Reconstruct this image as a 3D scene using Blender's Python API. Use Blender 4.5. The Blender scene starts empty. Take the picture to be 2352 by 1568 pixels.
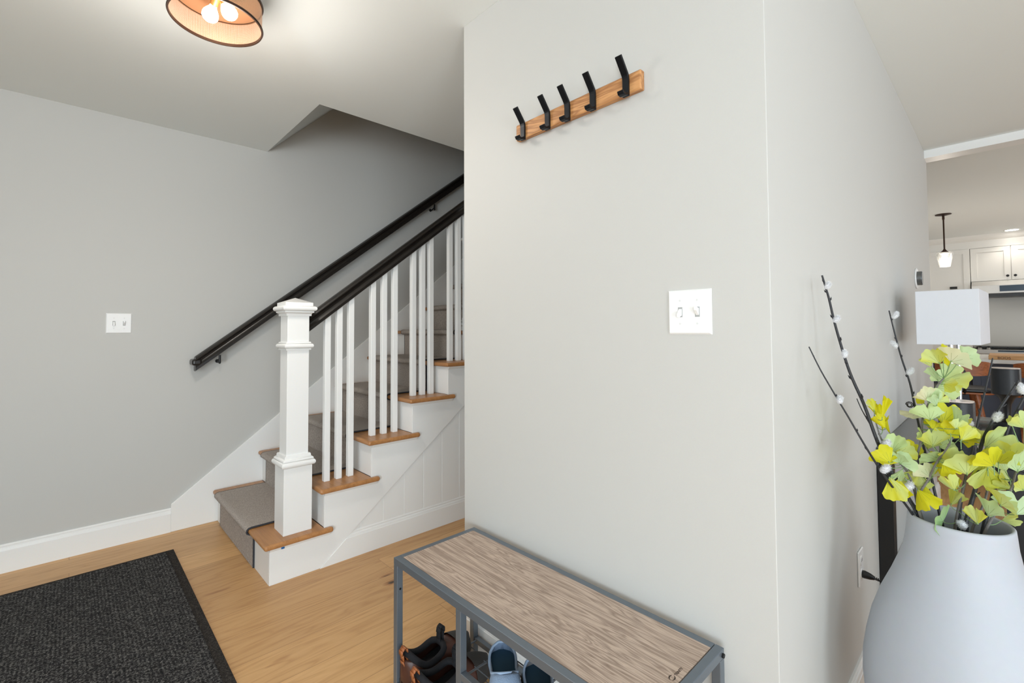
import bpy, bmesh, math, random
from mathutils import Vector, Matrix
PI = math.pi
SC = bpy.context.scene
COL = SC.collection

# ------------------------------------------------------------------ camera
H = 1.22
YAW, PITCH, ROLL = math.radians(46.5854), math.radians(1.8823), math.radians(-0.29425)
FPX, CY = 1072.905, 720.47
fwd = Vector((math.cos(YAW)*math.cos(PITCH), math.sin(YAW)*math.cos(PITCH), math.sin(PITCH)))
rt = Vector((math.sin(YAW), -math.cos(YAW), 0))
up = rt.cross(fwd)
R_ = rt*math.cos(ROLL) + up*math.sin(ROLL)
U_ = -rt*math.sin(ROLL) + up*math.cos(ROLL)
cam_d = bpy.data.cameras.new('camera'); cam = bpy.data.objects.new('camera', cam_d); COL.objects.link(cam)
cam_d.sensor_width = 36; cam_d.sensor_fit = 'HORIZONTAL'; cam_d.lens = FPX/2352*36
cam_d.shift_y = -(784-CY)/2352; cam_d.clip_start = 0.05
cam.matrix_world = Matrix(((R_.x, U_.x, -fwd.x, 0), (R_.y, U_.y, -fwd.y, 0), (R_.z, U_.z, -fwd.z, H), (0, 0, 0, 1)))
SC.camera = cam

# ------------------------------------------------------------------ world, daylight, exposure
w = bpy.data.worlds.new('world'); SC.world = w; w.use_nodes = True
w.node_tree.nodes['Background'].inputs[0].default_value = (.75, .86, 1, 1)
w.node_tree.nodes['Background'].inputs[1].default_value = 1.0
SC.view_settings.view_transform = 'Standard'; SC.view_settings.look = 'None'
SC.view_settings.gamma = 1; SC.view_settings.use_curve_mapping = False
SC.view_settings.exposure = 0.3
def area(name, loc, direction, sx, sy, power, col=(1, 1, 1), spread=180):
    d = bpy.data.lights.new(name, 'AREA'); d.shape = 'RECTANGLE'; d.size = sx; d.size_y = sy
    d.energy = power; d.color = col; d.spread = math.radians(spread)
    o = bpy.data.objects.new(name, d); COL.objects.link(o); o.location = loc
    o.rotation_euler = Vector(direction).to_track_quat('-Z', 'Z').to_euler(); return o
# daylight through the openings behind the camera, plus added upward ceiling fills
area('daylight_west', (-2.72, -1.7, 1.35), (1, .3, 0), 1.7, 1.9, 46, (.80, .90, 1))
area('ceiling_fill_west', (-2.72, -1.7, .85), (1, .4, .75), 1.7, 1.0, 66, (.80, .93, 1))  # added lamp aimed up to brighten the hall ceiling
area('daylight_south', (2.3, -3.77, 1.35), (0, 1, 0), 3.4, 1.9, 15, (.84, .92, 1))
area('daylight_south', (-1.1, -3.77, 1.35), (.5, 1, 0), 1.6, 1.9, 26, (.84, .92, 1))
area('ceiling_fill_south', (-1.1, -3.77, .75), (.6, 1, .7), 1.6, 1.0, 52, (.80, .93, 1))  # second added fill, tilted up at the ceiling
area('daylight_kitchen', (8.0, -3.77, 1.4), (0, 1, 0), 2.4, 1.6, 28, (1, .95, .9))
area('ceiling_fill_kitchen', (7.0, -3.77, .8), (-.2, 1, .8), 2.4, .9, 30, (1, .96, .92))  # added fill lifting the dim kitchen ceiling
def lamp(name, loc, power, col, r=.03):
    d = bpy.data.lights.new(name, 'POINT'); d.energy = power; d.color = col; d.shadow_soft_size = r
    o = bpy.data.objects.new(name, d); COL.objects.link(o); o.location = loc; return o

# ------------------------------------------------------------------ materials
def nt(name):
    m = bpy.data.materials.new(name); m.use_nodes = True
    return m, m.node_tree.nodes, m.node_tree.links, m.node_tree.nodes['Principled BSDF']
def srgb(*c):
    return tuple((x/12.92 if x <= .04045 else ((x+.055)/1.055)**2.4) for x in (v/255 for v in c)) + (1,)
def flat(name, rgb, rough=.5, metal=0, bump=0, bscale=200, **kw):
    m, N, L, b = nt(name)
    b.inputs['Base Color'].default_value = rgb; b.inputs['Roughness'].default_value = rough; b.inputs['Metallic'].default_value = metal
    for k, v in kw.items(): b.inputs[k.replace('_', ' ')].default_value = v
    tc = N.new('ShaderNodeTexCoord'); n = N.new('ShaderNodeTexNoise'); n.inputs['Scale'].default_value = bscale
    L.new(tc.outputs['Object'], n.inputs['Vector'])
    mx = N.new('ShaderNodeMixRGB'); mx.blend_type = 'MULTIPLY'; mx.inputs[0].default_value = .06
    mx.inputs[1].default_value = rgb; L.new(n.outputs['Color'], mx.inputs[2]); L.new(mx.outputs[0], b.inputs['Base Color'])
    if bump:
        bp = N.new('ShaderNodeBump'); bp.inputs['Strength'].default_value = bump; bp.inputs['Distance'].default_value = .002
        L.new(n.outputs['Fac'], bp.inputs['Height']); L.new(bp.outputs[0], b.inputs['Normal'])
    return m
def ramp(N, pts):
    r = N.new('ShaderNodeValToRGB'); e = r.color_ramp.elements
    while len(e) < len(pts): e.new(.5)
    for i, (p, c) in enumerate(pts): e[i].position = p; e[i].color = c
    return r
def wood(name, light, dark, axis=0, stretch=14, scale=9, rough=.45, fine=.35, rings=True, contrast=1.0):
    """grain running along `axis` in object coordinates"""
    m, N, L, b = nt(name); b.inputs['Roughness'].default_value = rough
    tc = N.new('ShaderNodeTexCoord'); mp = N.new('ShaderNodeMapping')
    s = [stretch]*3; s[axis] = 1; mp.inputs['Scale'].default_value = [v*scale/9 for v in s]
    L.new(tc.outputs['Object'], mp.inputs['Vector'])
    n1 = N.new('ShaderNodeTexNoise'); n1.inputs['Scale'].default_value = 1.3; n1.inputs['Detail'].default_value = 3; n1.inputs['Distortion'].default_value = 1.4
    L.new(mp.outputs[0], n1.inputs['Vector'])
    mul = N.new('ShaderNodeMath'); mul.operation = 'MULTIPLY'; mul.inputs[1].default_value = 14 if rings else 3
    L.new(n1.outputs['Fac'], mul.inputs[0])
    fr = N.new('ShaderNodeMath'); fr.operation = 'PINGPONG'; fr.inputs[1].default_value = 1; L.new(mul.outputs[0], fr.inputs[0])
    n2 = N.new('ShaderNodeTexNoise'); n2.inputs['Scale'].default_value = 9; n2.inputs['Detail'].default_value = 6; n2.inputs['Roughness'].default_value = .7
    L.new(mp.outputs[0], n2.inputs['Vector'])
    mx = N.new('ShaderNodeMixRGB'); mx.inputs[0].default_value = 1-fine
    L.new(n2.outputs['Fac'], mx.inputs[1]); L.new(fr.outputs[0], mx.inputs[2])
    r = ramp(N, [(.5-.45/contrast, dark), (.5+.3/contrast, light)]); L.new(mx.outputs[0], r.inputs[0])
    L.new(r.outputs[0], b.inputs['Base Color'])
    bp = N.new('ShaderNodeBump'); bp.inputs['Strength'].default_value = .12; bp.inputs['Distance'].default_value = .001
    L.new(n2.outputs['Fac'], bp.inputs['Height']); L.new(bp.outputs[0], b.inputs['Normal'])
    return m
def floor_mat():
    m, N, L, b = nt('oak_plank_floor'); b.inputs['Roughness'].default_value = .42
    tc = N.new('ShaderNodeTexCoord'); mp = N.new('ShaderNodeMapping'); mp.inputs['Location'].default_value = (-.27, .011, 0)
    L.new(tc.outputs['Object'], mp.inputs['Vector'])
    br = N.new('ShaderNodeTexBrick'); br.offset = .37; br.offset_frequency = 3; br.squash = 1
    br.inputs['Scale'].default_value = 1; br.inputs['Brick Width'].default_value = 1.9; br.inputs['Row Height'].default_value = .19
    br.inputs['Mortar Size'].default_value = .0011; br.inputs['Mortar Smooth'].default_value = .3; br.inputs['Bias'].default_value = 0
    br.inputs['Color1'].default_value = (.2, .2, .2, 1); br.inputs['Color2'].default_value = (.8, .8, .8, 1); br.inputs['Mortar'].default_value = (.5, .5, .5, 1)
    L.new(mp.outputs[0], br.inputs['Vector'])
    # shift the grain per plank
    sh = N.new('ShaderNodeVectorMath'); sh.operation = 'MULTIPLY'; sh.inputs[1].default_value = (7, 31, 0); L.new(br.outputs['Color'], sh.inputs[0])
    ad = N.new('ShaderNodeVectorMath'); ad.operation = 'ADD'; L.new(tc.outputs['Object'], ad.inputs[0]); L.new(sh.outputs[0], ad.inputs[1])
    g = N.new('ShaderNodeMapping'); g.inputs['Scale'].default_value = (1.1, 11, 1); L.new(ad.outputs[0], g.inputs['Vector'])
    n1 = N.new('ShaderNodeTexNoise'); n1.inputs['Scale'].default_value = 1.2; n1.inputs['Detail'].default_value = 2; n1.inputs['Distortion'].default_value = .8
    L.new(g.outputs[0], n1.inputs['Vector'])
    mu = N.new('ShaderNodeMath'); mu.operation = 'MULTIPLY'; mu.inputs[1].default_value = 11; L.new(n1.outputs['Fac'], mu.inputs[0])
    pp = N.new('ShaderNodeMath'); pp.operation = 'PINGPONG'; pp.inputs[1].default_value = 1; L.new(mu.outputs[0], pp.inputs[0])
    n2 = N.new('ShaderNodeTexNoise'); n2.inputs['Scale'].default_value = 7; n2.inputs['Detail'].default_value = 7; n2.inputs['Roughness'].default_value = .7
    L.new(g.outputs[0], n2.inputs['Vector'])
    mx = N.new('ShaderNodeMixRGB'); mx.inputs[0].default_value = .38; L.new(n2.outputs['Fac'], mx.inputs[1]); L.new(pp.outputs[0], mx.inputs[2])
    r = ramp(N, [(.0, srgb(176, 128, 80)), (.45, srgb(208, 164, 112)), (1, srgb(222, 180, 128))]); L.new(mx.outputs[0], r.inputs[0])
    # tone per plank
    tn = N.new('ShaderNodeMixRGB'); tn.blend_type = 'MULTIPLY'; tn.inputs[0].default_value = 1
    tr = ramp(N, [(.2, (.78, .73, .69, 1)), (.8, (1.1, 1.1, 1.08, 1))]); L.new(br.outputs['Color'], tr.inputs[0])
    L.new(r.outputs[0], tn.inputs[1]); L.new(tr.outputs[0], tn.inputs[2])
    # knots
    km = N.new('ShaderNodeMapping'); km.inputs['Scale'].default_value = (1.6, 4.2, 1); L.new(ad.outputs[0], km.inputs['Vector'])
    nd = N.new('ShaderNodeTexNoise'); nd.inputs['Scale'].default_value = 5; L.new(km.outputs[0], nd.inputs['Vector'])
    ka = N.new('ShaderNodeMixRGB'); ka.blend_type = 'ADD'; ka.inputs[0].default_value = .16; L.new(km.outputs[0], ka.inputs[1]); L.new(nd.outputs['Color'], ka.inputs[2])
    vo = N.new('ShaderNodeTexVoronoi'); vo.inputs['Scale'].default_value = 1.35; L.new(ka.outputs[0], vo.inputs['Vector'])
    kr = ramp(N, [(.0, (.03, .022, .018, 1)), (.026, (.06, .04, .03, 1)), (.05, (.6, .47, .38, 1)), (.12, (1, 1, 1, 1))]); L.new(vo.outputs['Distance'], kr.inputs[0])
    kn = N.new('ShaderNodeMixRGB'); kn.blend_type = 'MULTIPLY'; kn.inputs[0].default_value = .95; L.new(tn.outputs[0], kn.inputs[1]); L.new(kr.outputs[0], kn.inputs[2])
    # joints
    jt = N.new('ShaderNodeMixRGB'); L.new(br.outputs['Fac'], jt.inputs[0]); L.new(kn.outputs[0], jt.inputs[1]); jt.inputs[2].default_value = srgb(160, 118, 76)
    L.new(jt.outputs[0], b.inputs['Base Color'])
    bp = N.new('ShaderNodeBump'); bp.inputs['Strength'].default_value = .15; bp.inputs['Distance'].default_value = .001
    L.new(n2.outputs['Fac'], bp.inputs['Height']); L.new(bp.outputs[0], b.inputs['Normal'])
    return m
def carpet(name, c1, c2, c3, scale=700, aniso=(1, 1, 1), bump=.6, bd=.003):
    m, N, L, b = nt(name); b.inputs['Roughness'].default_value = .95; b.inputs['Specular IOR Level'].default_value = .1
    tc = N.new('ShaderNodeTexCoord'); mp = N.new('ShaderNodeMapping'); mp.inputs['Scale'].default_value = aniso; L.new(tc.outputs['Object'], mp.inputs['Vector'])
    n = N.new('ShaderNodeTexNoise'); n.inputs['Scale'].default_value = scale; n.inputs['Detail'].default_value = 4; n.inputs['Roughness'].default_value = .8
    L.new(mp.outputs[0], n.inputs['Vector'])
    r = ramp(N, [(.3, c1), (.5, c2), (.72, c3)]); L.new(n.outputs['Fac'], r.inputs[0]); L.new(r.outputs[0], b.inputs['Base Color'])
    bp = N.new('ShaderNodeBump'); bp.inputs['Strength'].default_value = bump; bp.inputs['Distance'].default_value = bd
    L.new(n.outputs['Fac'], bp.inputs['Height']); L.new(bp.outputs[0], b.inputs['Normal'])
    return m
def mat_weave():
    m, N, L, b = nt('charcoal_mat'); b.inputs['Roughness'].default_value = .95; b.inputs['Specular IOR Level'].default_value = .1
    tc = N.new('ShaderNodeTexCoord')
    n = N.new('ShaderNodeTexNoise'); n.inputs['Scale'].default_value = 140; n.inputs['Detail'].default_value = 5; n.inputs['Roughness'].default_value = .85
    L.new(tc.outputs['Object'], n.inputs['Vector'])
    wv = N.new('ShaderNodeTexWave'); wv.bands_direction = 'X'; wv.inputs['Scale'].default_value = 26; wv.inputs['Distortion'].default_value = 3.5; wv.inputs['Detail'].default_value = 2; wv.inputs['Detail Scale'].default_value = 9
    L.new(tc.outputs['Object'], wv.inputs['Vector'])
    mx = N.new('ShaderNodeMixRGB'); mx.inputs[0].default_value = .045; L.new(n.outputs['Fac'], mx.inputs[1]); L.new(wv.outputs['Fac'], mx.inputs[2])
    r = ramp(N, [(.38, srgb(20, 19, 20)), (.5, srgb(50, 49, 51)), (.64, srgb(140, 138, 134))]); L.new(mx.outputs[0], r.inputs[0])
    L.new(r.outputs[0], b.inputs['Base Color'])
    bp = N.new('ShaderNodeBump'); bp.inputs['Strength'].default_value = .9; bp.inputs['Distance'].default_value = .004
    L.new(mx.outputs[0], bp.inputs['Height']); L.new(bp.outputs[0], b.inputs['Normal'])
    return m
def glass(name, col=(1, 1, 1, 1), rough=.02, thin=True, dens=.12):
    m, N, L, b = nt(name)
    g = N.new('ShaderNodeBsdfGlossy'); g.inputs['Roughness'].default_value = rough
    t = N.new('ShaderNodeBsdfTransparent'); t.inputs[0].default_value = col
    fz = N.new('ShaderNodeFresnel'); fz.inputs['IOR'].default_value = 1.5
    ad = N.new('ShaderNodeMath'); ad.operation = 'ADD'; ad.inputs[1].default_value = dens; L.new(fz.outputs[0], ad.inputs[0])
    mx = N.new('ShaderNodeMixShader'); L.new(ad.outputs[0], mx.inputs[0]); L.new(t.outputs[0], mx.inputs[1]); L.new(g.outputs[0], mx.inputs[2])
    L.new(mx.outputs[0], N['Material Output'].inputs[0]); return m
def emis(name, col, s):
    m, N, L, b = nt(name); b.inputs['Base Color'].default_value = col
    b.inputs['Emission Color'].default_value = col; b.inputs['Emission Strength'].default_value = s; return m
def mesh_metal():
    m, N, L, b = nt('copper_mesh'); b.inputs['Base Color'].default_value = srgb(186, 148, 116); b.inputs['Metallic'].default_value = .55; b.inputs['Roughness'].default_value = .45
    uv = N.new('ShaderNodeUVMap'); sx = N.new('ShaderNodeSeparateXYZ'); L.new(uv.outputs[0], sx.inputs[0])
    outs = []
    for k, f in ((0, 300), (1, 30)):
        a = N.new('ShaderNodeMath'); a.operation = 'MULTIPLY'; a.inputs[1].default_value = f; L.new(sx.outputs[k], a.inputs[0])
        c = N.new('ShaderNodeMath'); c.operation = 'FRACT'; L.new(a.outputs[0], c.inputs[0])
        d = N.new('ShaderNodeMath'); d.operation = 'GREATER_THAN'; d.inputs[1].default_value = .45; L.new(c.outputs[0], d.inputs[0]); outs.append(d)
    hole = N.new('ShaderNodeMath'); hole.operation = 'MULTIPLY'; L.new(outs[0].outputs[0], hole.inputs[0]); L.new(outs[1].outputs[0], hole.inputs[1])
    t = N.new('ShaderNodeBsdfTransparent'); mx = N.new('ShaderNodeMixShader')
    L.new(hole.outputs[0], mx.inputs[0]); L.new(b.outputs[0], mx.inputs[1]); L.new(t.outputs[0], mx.inputs[2]); L.new(mx.outputs[0], N['Material Output'].inputs[0])
    return m
def leaf_mat():
    m, N, L, b = nt('ginkgo_leaf'); b.inputs['Roughness'].default_value = .6
    at = N.new('ShaderNodeAttribute'); at.attribute_name = 'tint'
    uv = N.new('ShaderNodeUVMap'); sx = N.new('ShaderNodeSeparateXYZ'); L.new(uv.outputs[0], sx.inputs[0])
    a = N.new('ShaderNodeMath'); a.operation = 'MULTIPLY'; a.inputs[1].default_value = 5; L.new(sx.outputs[0], a.inputs[0])
    f = N.new('ShaderNodeMath'); f.operation = 'FRACT'; L.new(a.outputs[0], f.inputs[0])
    c = N.new('ShaderNodeMath'); c.operation = 'SUBTRACT'; c.inputs[1].default_value = .5; L.new(f.outputs[0], c.inputs[0])
    d = N.new('ShaderNodeMath'); d.operation = 'ABSOLUTE'; L.new(c.outputs[0], d.inputs[0])
    e = N.new('ShaderNodeMath'); e.operation = 'MULTIPLY'; L.new(d.outputs[0], e.inputs[0]); L.new(sx.outputs[1], e.inputs[1])
    g = N.new('ShaderNodeMath'); g.operation = 'LESS_THAN'; g.inputs[1].default_value = .021; L.new(e.outputs[0], g.inputs[0])
    h = N.new('ShaderNodeMath'); h.operation = 'LESS_THAN'; h.inputs[1].default_value = .62; L.new(sx.outputs[1], h.inputs[0])
    v = N.new('ShaderNodeMath'); v.operation = 'MULTIPLY'; L.new(g.outputs[0], v.inputs[0]); L.new(h.outputs[0], v.inputs[1])
    v2 = N.new('ShaderNodeMath'); v2.operation = 'MULTIPLY'; v2.inputs[1].default_value = .55; L.new(v.outputs[0], v2.inputs[0])
    mx = N.new('ShaderNodeMixRGB'); L.new(v2.outputs[0], mx.inputs[0]); L.new(at.outputs['Color'], mx.inputs[1]); mx.inputs[2].default_value = srgb(120, 135, 40)
    L.new(mx.outputs[0], b.inputs['Base Color'])
    tl = N.new('ShaderNodeBsdfTranslucent'); L.new(mx.outputs[0], tl.inputs[0])
    ms = N.new('ShaderNodeMixShader'); ms.inputs[0].default_value = .4; L.new(b.outputs[0], ms.inputs[1]); L.new(tl.outputs[0], ms.inputs[2]); L.new(ms.outputs[0], N['Material Output'].inputs[0])
    return m

M = dict(
    wall=flat('wall_paint', srgb(199, 198, 194), .6, bump=.05, bscale=350),
    ceil=flat('ceiling_paint', srgb(236, 240, 238), .8, bump=.04, bscale=300),
    trim=flat('white_trim_paint', srgb(241, 241, 239), .35),
    floor=floor_mat(), mat=mat_weave(),
    mat_edge=carpet('mat_border', srgb(26, 25, 25), srgb(50, 47, 45), srgb(98, 92, 86), 200),
    runner=carpet('stair_runner_wool', srgb(122, 114, 108), srgb(172, 162, 154), srgb(218, 208, 198), 300, (1, 1, .45), .6, .003),
    binding=flat('runner_binding', srgb(48, 50, 56), .8),
    tread=wood('oak_tread', srgb(196, 142, 90), srgb(140, 92, 52), 1, 18, 10, .35, .7, False, .8),
    nosing=wood('oak_nosing', srgb(188, 126, 70), srgb(136, 82, 42), 0, 14, 10, .35, .5, True, .8),
    dark=wood('espresso_stained_rail', srgb(34, 29, 25), srgb(20, 17, 15), 0, 12, 9, .28, .6, False, .7),
    iron=flat('black_iron', srgb(22, 22, 23), .45, .3),
    rack=wood('rack_oak', srgb(205, 150, 96), srgb(150, 98, 56), 1, 9, 12, .5, .35, True, 1.1),
    hook=flat('blued_black_hook', srgb(26, 29, 34), .38, .6),
    steel=flat('grey_steel_tube', srgb(112, 121, 130), .4, .5),
    board=wood('weathered_oak_board', srgb(196, 176, 160), srgb(122, 102, 88), 1, 17, 15, .55, .58, True, 1.25),
    print=flat('dark_print', srgb(60, 46, 38), .6),
    white=flat('white_plastic', srgb(246, 246, 245), .25),
    slot_shade=flat('switch_shadow_gap', srgb(168, 170, 170), .5),  # flat grey painted as the shade inside the toggle slots
    screw=flat('switch_screw', srgb(225, 225, 224), .3),
    vase=flat('matte_white_ceramic', srgb(180, 184, 192), .55, bump=.05, bscale=60),
    bark=flat('dark_willow_bark', srgb(32, 32, 36), .55, bump=.5, bscale=300),
    gbark=flat('grey_branch_bark', srgb(112, 108, 104), .7, bump=.5, bscale=300),
    petiole=flat('green_petiole', srgb(128, 158, 108), .6),
    fluff=flat('catkin_down', srgb(226, 226, 228), .95),
    leaf=leaf_mat(),
    bronze=flat('dark_bronze', srgb(62, 44, 34), .4, .6),
    copper=flat('copper_plate', srgb(150, 112, 82), .4, .5),
    mesh=mesh_metal(),
    bulb=emis('lit_bulb_glass', (1, .86, .64, 1), 4), bulb_neck=flat('brass_socket', srgb(196, 150, 84), .35, .7),
    pglass=glass('clear_shade_glass', (.97, .97, .96, 1), .35, dens=.22),
    tglass=glass('table_glass', (.80, .87, .86, 1), .03, dens=.12),
    pbulb=emis('lit_pendant_bulb', (1, .93, .82, 1), 14), disc=emis('lit_downlight', (1, .96, .9, 1), 14),
    cab=flat('cabinet_paint', srgb(236, 233, 226), .4), stainless=flat('stainless_steel', srgb(205, 203, 199), .42, .55),
    black=flat('black_satin', srgb(20, 21, 23), .35), soft=flat('black_leather', srgb(19, 21, 25), .42, bump=.15, bscale=260),
    chrome=flat('chrome', srgb(205, 205, 205), .12, 1), navy=flat('island_navy_paint', srgb(72, 76, 90), .5),
    stone=flat('white_stone_top', srgb(238, 236, 232), .22), splash=flat('backsplash_paint', srgb(216, 213, 205), .4),
    walnut=wood('walnut_ply', srgb(172, 100, 54), srgb(112, 60, 30), 1, 10, 12, .4, .5, True, .8),
    maple=wood('maple_block', srgb(222, 172, 116), srgb(188, 134, 80), 1, 14, 10, .5, .5, True, .8),
    shade=flat('white_linen_shade', srgb(218, 219, 224), .8, bump=.25, bscale=500),
    screen=flat('range_display', srgb(52, 70, 88), .2), pale=flat('speaker_top_reflection', srgb(214, 198, 188), .3),
    leather=flat('brown_leather', srgb(76, 44, 34), .42, bump=.3, bscale=90), tan=flat('tan_leather', srgb(160, 94, 52), .5, bump=.2, bscale=120),
    lining=flat('black_lining', srgb(24, 25, 30), .9, bump=.3, bscale=400), rubber=flat('charcoal_rubber', srgb(54, 52, 50), .7, bump=.2, bscale=200),
    bluefab=flat('blue_grey_slipper_knit', srgb(134, 156, 184), .9, bump=.6, bscale=420), greyfab=flat('grey_slipper_knit', srgb(142, 143, 146), .9, bump=.6, bscale=420),
    piping=flat('pale_blue_piping', srgb(152, 174, 200), .8), teal=flat('dark_teal_insole', srgb(44, 78, 100), .9),
    thermo=flat('brushed_ring', srgb(120, 122, 122), .3, .8), tape=flat('blue_tape', srgb(20, 96, 160), .6),
)
M['shade'].node_tree.nodes['Principled BSDF'].inputs['Transmission Weight'].default_value = 0

# ------------------------------------------------------------------ mesh builder
class MB:
    def __init__(s): s.v = []; s.f = []; s.uv = {}
    def add(s, vs, fs):
        o = len(s.v); s.v += [Vector(v) for v in vs]; s.f += [[i+o for i in f] for f in fs]; return s
    def box(s, x0, y0, z0, x1, y1, z1):
        return s.add([(x0, y0, z0), (x1, y0, z0), (x1, y1, z0), (x0, y1, z0), (x0, y0, z1), (x1, y0, z1), (x1, y1, z1), (x0, y1, z1)],
                     [(0, 3, 2, 1), (4, 5, 6, 7), (0, 1, 5, 4), (1, 2, 6, 5), (2, 3, 7, 6), (3, 0, 4, 7)])
    def prism(s, pts, ax, a, b):
        """2D outline pts extruded along axis ax from a to b; the other two axes in cyclic order"""
        n = len(pts)
        def mk(p, t): q = [0, 0, 0]; q[ax] = t; q[(ax+1) % 3] = p[0]; q[(ax+2) % 3] = p[1]; return q
        return s.add([mk(p, a) for p in pts]+[mk(p, b) for p in pts],
                     [list(range(n))[::-1], [i+n for i in range(n)]]+[[i, (i+1) % n, (i+1) % n+n, i+n] for i in range(n)])
    def lathe(s, prof, cx=0, cy=0, n=32, close=False, sq=False, rot=0, axis=None):
        """prof = [(r, z)]; sq -> square section with half width r"""
        k = 4 if sq else n; vs = []; fs = []
        for r, z in prof:
            for i in range(k):
                a = 2*PI*i/k + (PI/4 if sq else 0) + rot; q = r*math.sqrt(2) if sq else r
                vs.append((cx+q*math.cos(a), cy+q*math.sin(a), z))
        for j in range(len(prof)-1):
            for i in range(k): fs.append((j*k+i, j*k+(i+1) % k, (j+1)*k+(i+1) % k, (j+1)*k+i))
        if not close:
            if prof[0][0] > 1e-6: fs.append(list(range(k))[::-1])
            if prof[-1][0] > 1e-6: fs.append([(len(prof)-1)*k+i for i in range(k)])
        else:
            m_ = len(prof)-1
            for i in range(k): fs.append((m_*k+i, m_*k+(i+1) % k, (i+1) % k, i))
        return s.add(vs, fs)
    def tube(s, pts, r, n=8, cap=True, flat_=1.0):
        pts = [Vector(p) for p in pts]; m_ = len(pts); rs = r if isinstance(r, (list, tuple)) else [r]*m_
        vs = []; fs = []; pu = None
        for i, p in enumerate(pts):
            d = (pts[min(i+1, m_-1)]-pts[max(i-1, 0)]).normalized()
            if pu is None: pu = d.orthogonal().normalized()
            u_ = (pu-d*pu.dot(d)).normalized(); pu = u_; v_ = d.cross(u_)
            for k in range(n):
                a = 2*PI*k/n; vs.append(p+u_*math.cos(a)*rs[i]+v_*math.sin(a)*rs[i]*flat_)
        for i in range(m_-1):
            for k in range(n): fs.append((i*n+k, i*n+(k+1) % n, (i+1)*n+(k+1) % n, (i+1)*n+k))
        if cap: fs += [list(range(n))[::-1], [(m_-1)*n+k for k in range(n)]]
        return s.add(vs, fs)
    def sweep(s, prof, p0, p1, side=(0, 1, 0)):
        """prof (side, up) swept straight from p0 to p1, up kept vertical"""
        p0 = Vector(p0); p1 = Vector(p1); sd = Vector(side); n = len(prof)
        return s.add([p0+sd*a+Vector((0, 0, b)) for a, b in prof]+[p1+sd*a+Vector((0, 0, b)) for a, b in prof],
                     [list(range(n))[::-1], [i+n for i in range(n)]]+[[i, (i+1) % n, (i+1) % n+n, i+n] for i in range(n)])
    def ball(s, c, r, n=12, sc=(1, 1, 1)):
        pr = []; c = Vector(c); o = len(s.v)
        for j in range(n//2+1):
            t = PI*j/(n//2)-PI/2; pr.append((max(math.cos(t)*r, 1e-7), math.sin(t)*r))
        s.lathe(pr, 0, 0, n)
        for i in range(o, len(s.v)): q = s.v[i]; s.v[i] = Vector((c.x+q.x*sc[0], c.y+q.y*sc[1], c.z+q.z*sc[2]))
        return s
    def xf(s, mat, start=0):
        for i in range(start, len(s.v)): s.v[i] = mat @ s.v[i]
        return s
    def build(s, name, mat, parent=None, smooth=False, bev=0, seg=2, local=False, angle=35, base=None):
        off = Vector((0, 0, 0))
        if parent is not None and not local:
            q = parent
            while q.parent: q = q.parent
            off = Vector(q['_o']) if '_o' in q else Vector((0, 0, 0))
        if parent is None:
            if base is None:
                xs = [v.x for v in s.v]; ys = [v.y for v in s.v]
                base = Vector(((min(xs)+max(xs))/2, (min(ys)+max(ys))/2, min(v.z for v in s.v)))
            off = Vector(base)
        me = bpy.data.meshes.new(name); me.from_pydata([v-off for v in s.v], [], s.f); me.update()
        bm = bmesh.new(); bm.from_mesh(me); bmesh.ops.recalc_face_normals(bm, faces=bm.faces); bm.to_mesh(me); bm.free()
        me.materials.append(mat if not isinstance(mat, str) else M[mat])
        o = bpy.data.objects.new(name, me); COL.objects.link(o)
        if parent is not None: o.parent = parent
        else: o.location = off; o['_o'] = list(off)
        if smooth:
            me.polygons.foreach_set('use_smooth', [True]*len(me.polygons))
            if angle < 180: me.set_sharp_from_angle(angle=math.radians(angle))
        if bev:
            b = o.modifiers.new('bevel', 'BEVEL'); b.width = bev; b.segments = seg; b.limit_method = 'ANGLE'; b.angle_limit = math.radians(40); b.harden_normals = False
        return o
def thing(name, label, cat, loc=(0, 0, 0), rz=0, group=None):
    o = bpy.data.objects.new(name, None); COL.objects.link(o); o.empty_display_size = .05
    o.location = loc; o.rotation_euler = (0, 0, rz); o['_o'] = list(loc) if rz == 0 else [0, 0, 0]
    o['label'] = label; o['category'] = cat
    if group: o['group'] = group
    return o
def tag(o, label, cat, group=None, kind=None):
    o['label'] = label; o['category'] = cat
    if group: o['group'] = group
    if kind: o['kind'] = kind
    return o
def struct(o): o['kind'] = 'structure'; return o
def uv_cyl(o, h0, h1, cx=0, cy=0):
    me = o.data; uvl = me.uv_layers.new(name='UVMap')
    for p in me.polygons:
        us = []
        for li in p.loop_indices:
            v = me.vertices[me.loops[li].vertex_index].co; us.append([(math.atan2(v.y-cy, v.x-cx)/(2*PI)) % 1, (v.z-h0)/(h1-h0), li])
        if max(u[0] for u in us)-min(u[0] for u in us) > .5:
            for u in us:
                if u[0] < .5: u[0] += 1
        for u in us: uvl.data[u[2]].uv = (u[0], u[1])
# ------------------------------------------------------------------ setting
CE = 2.475; YB = 3.533; XA = 1.1646; YC = .3685; YS = 2.449; XE = 4.53; XK = 9.06
struct(MB().box(-2.7, -3.9, -.06, 9.8, 3.65, 0).build('floor', 'floor'))
c = MB().box(-2.7, -3.9, CE, .985, YB, CE+.12).box(.985, -3.9, CE, 5.4, 2.59, CE+.12).box(5.4, -3.9, CE, 9.8, 1.2, CE+.12)
struct(c.build('ceiling', 'ceil'))
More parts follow.
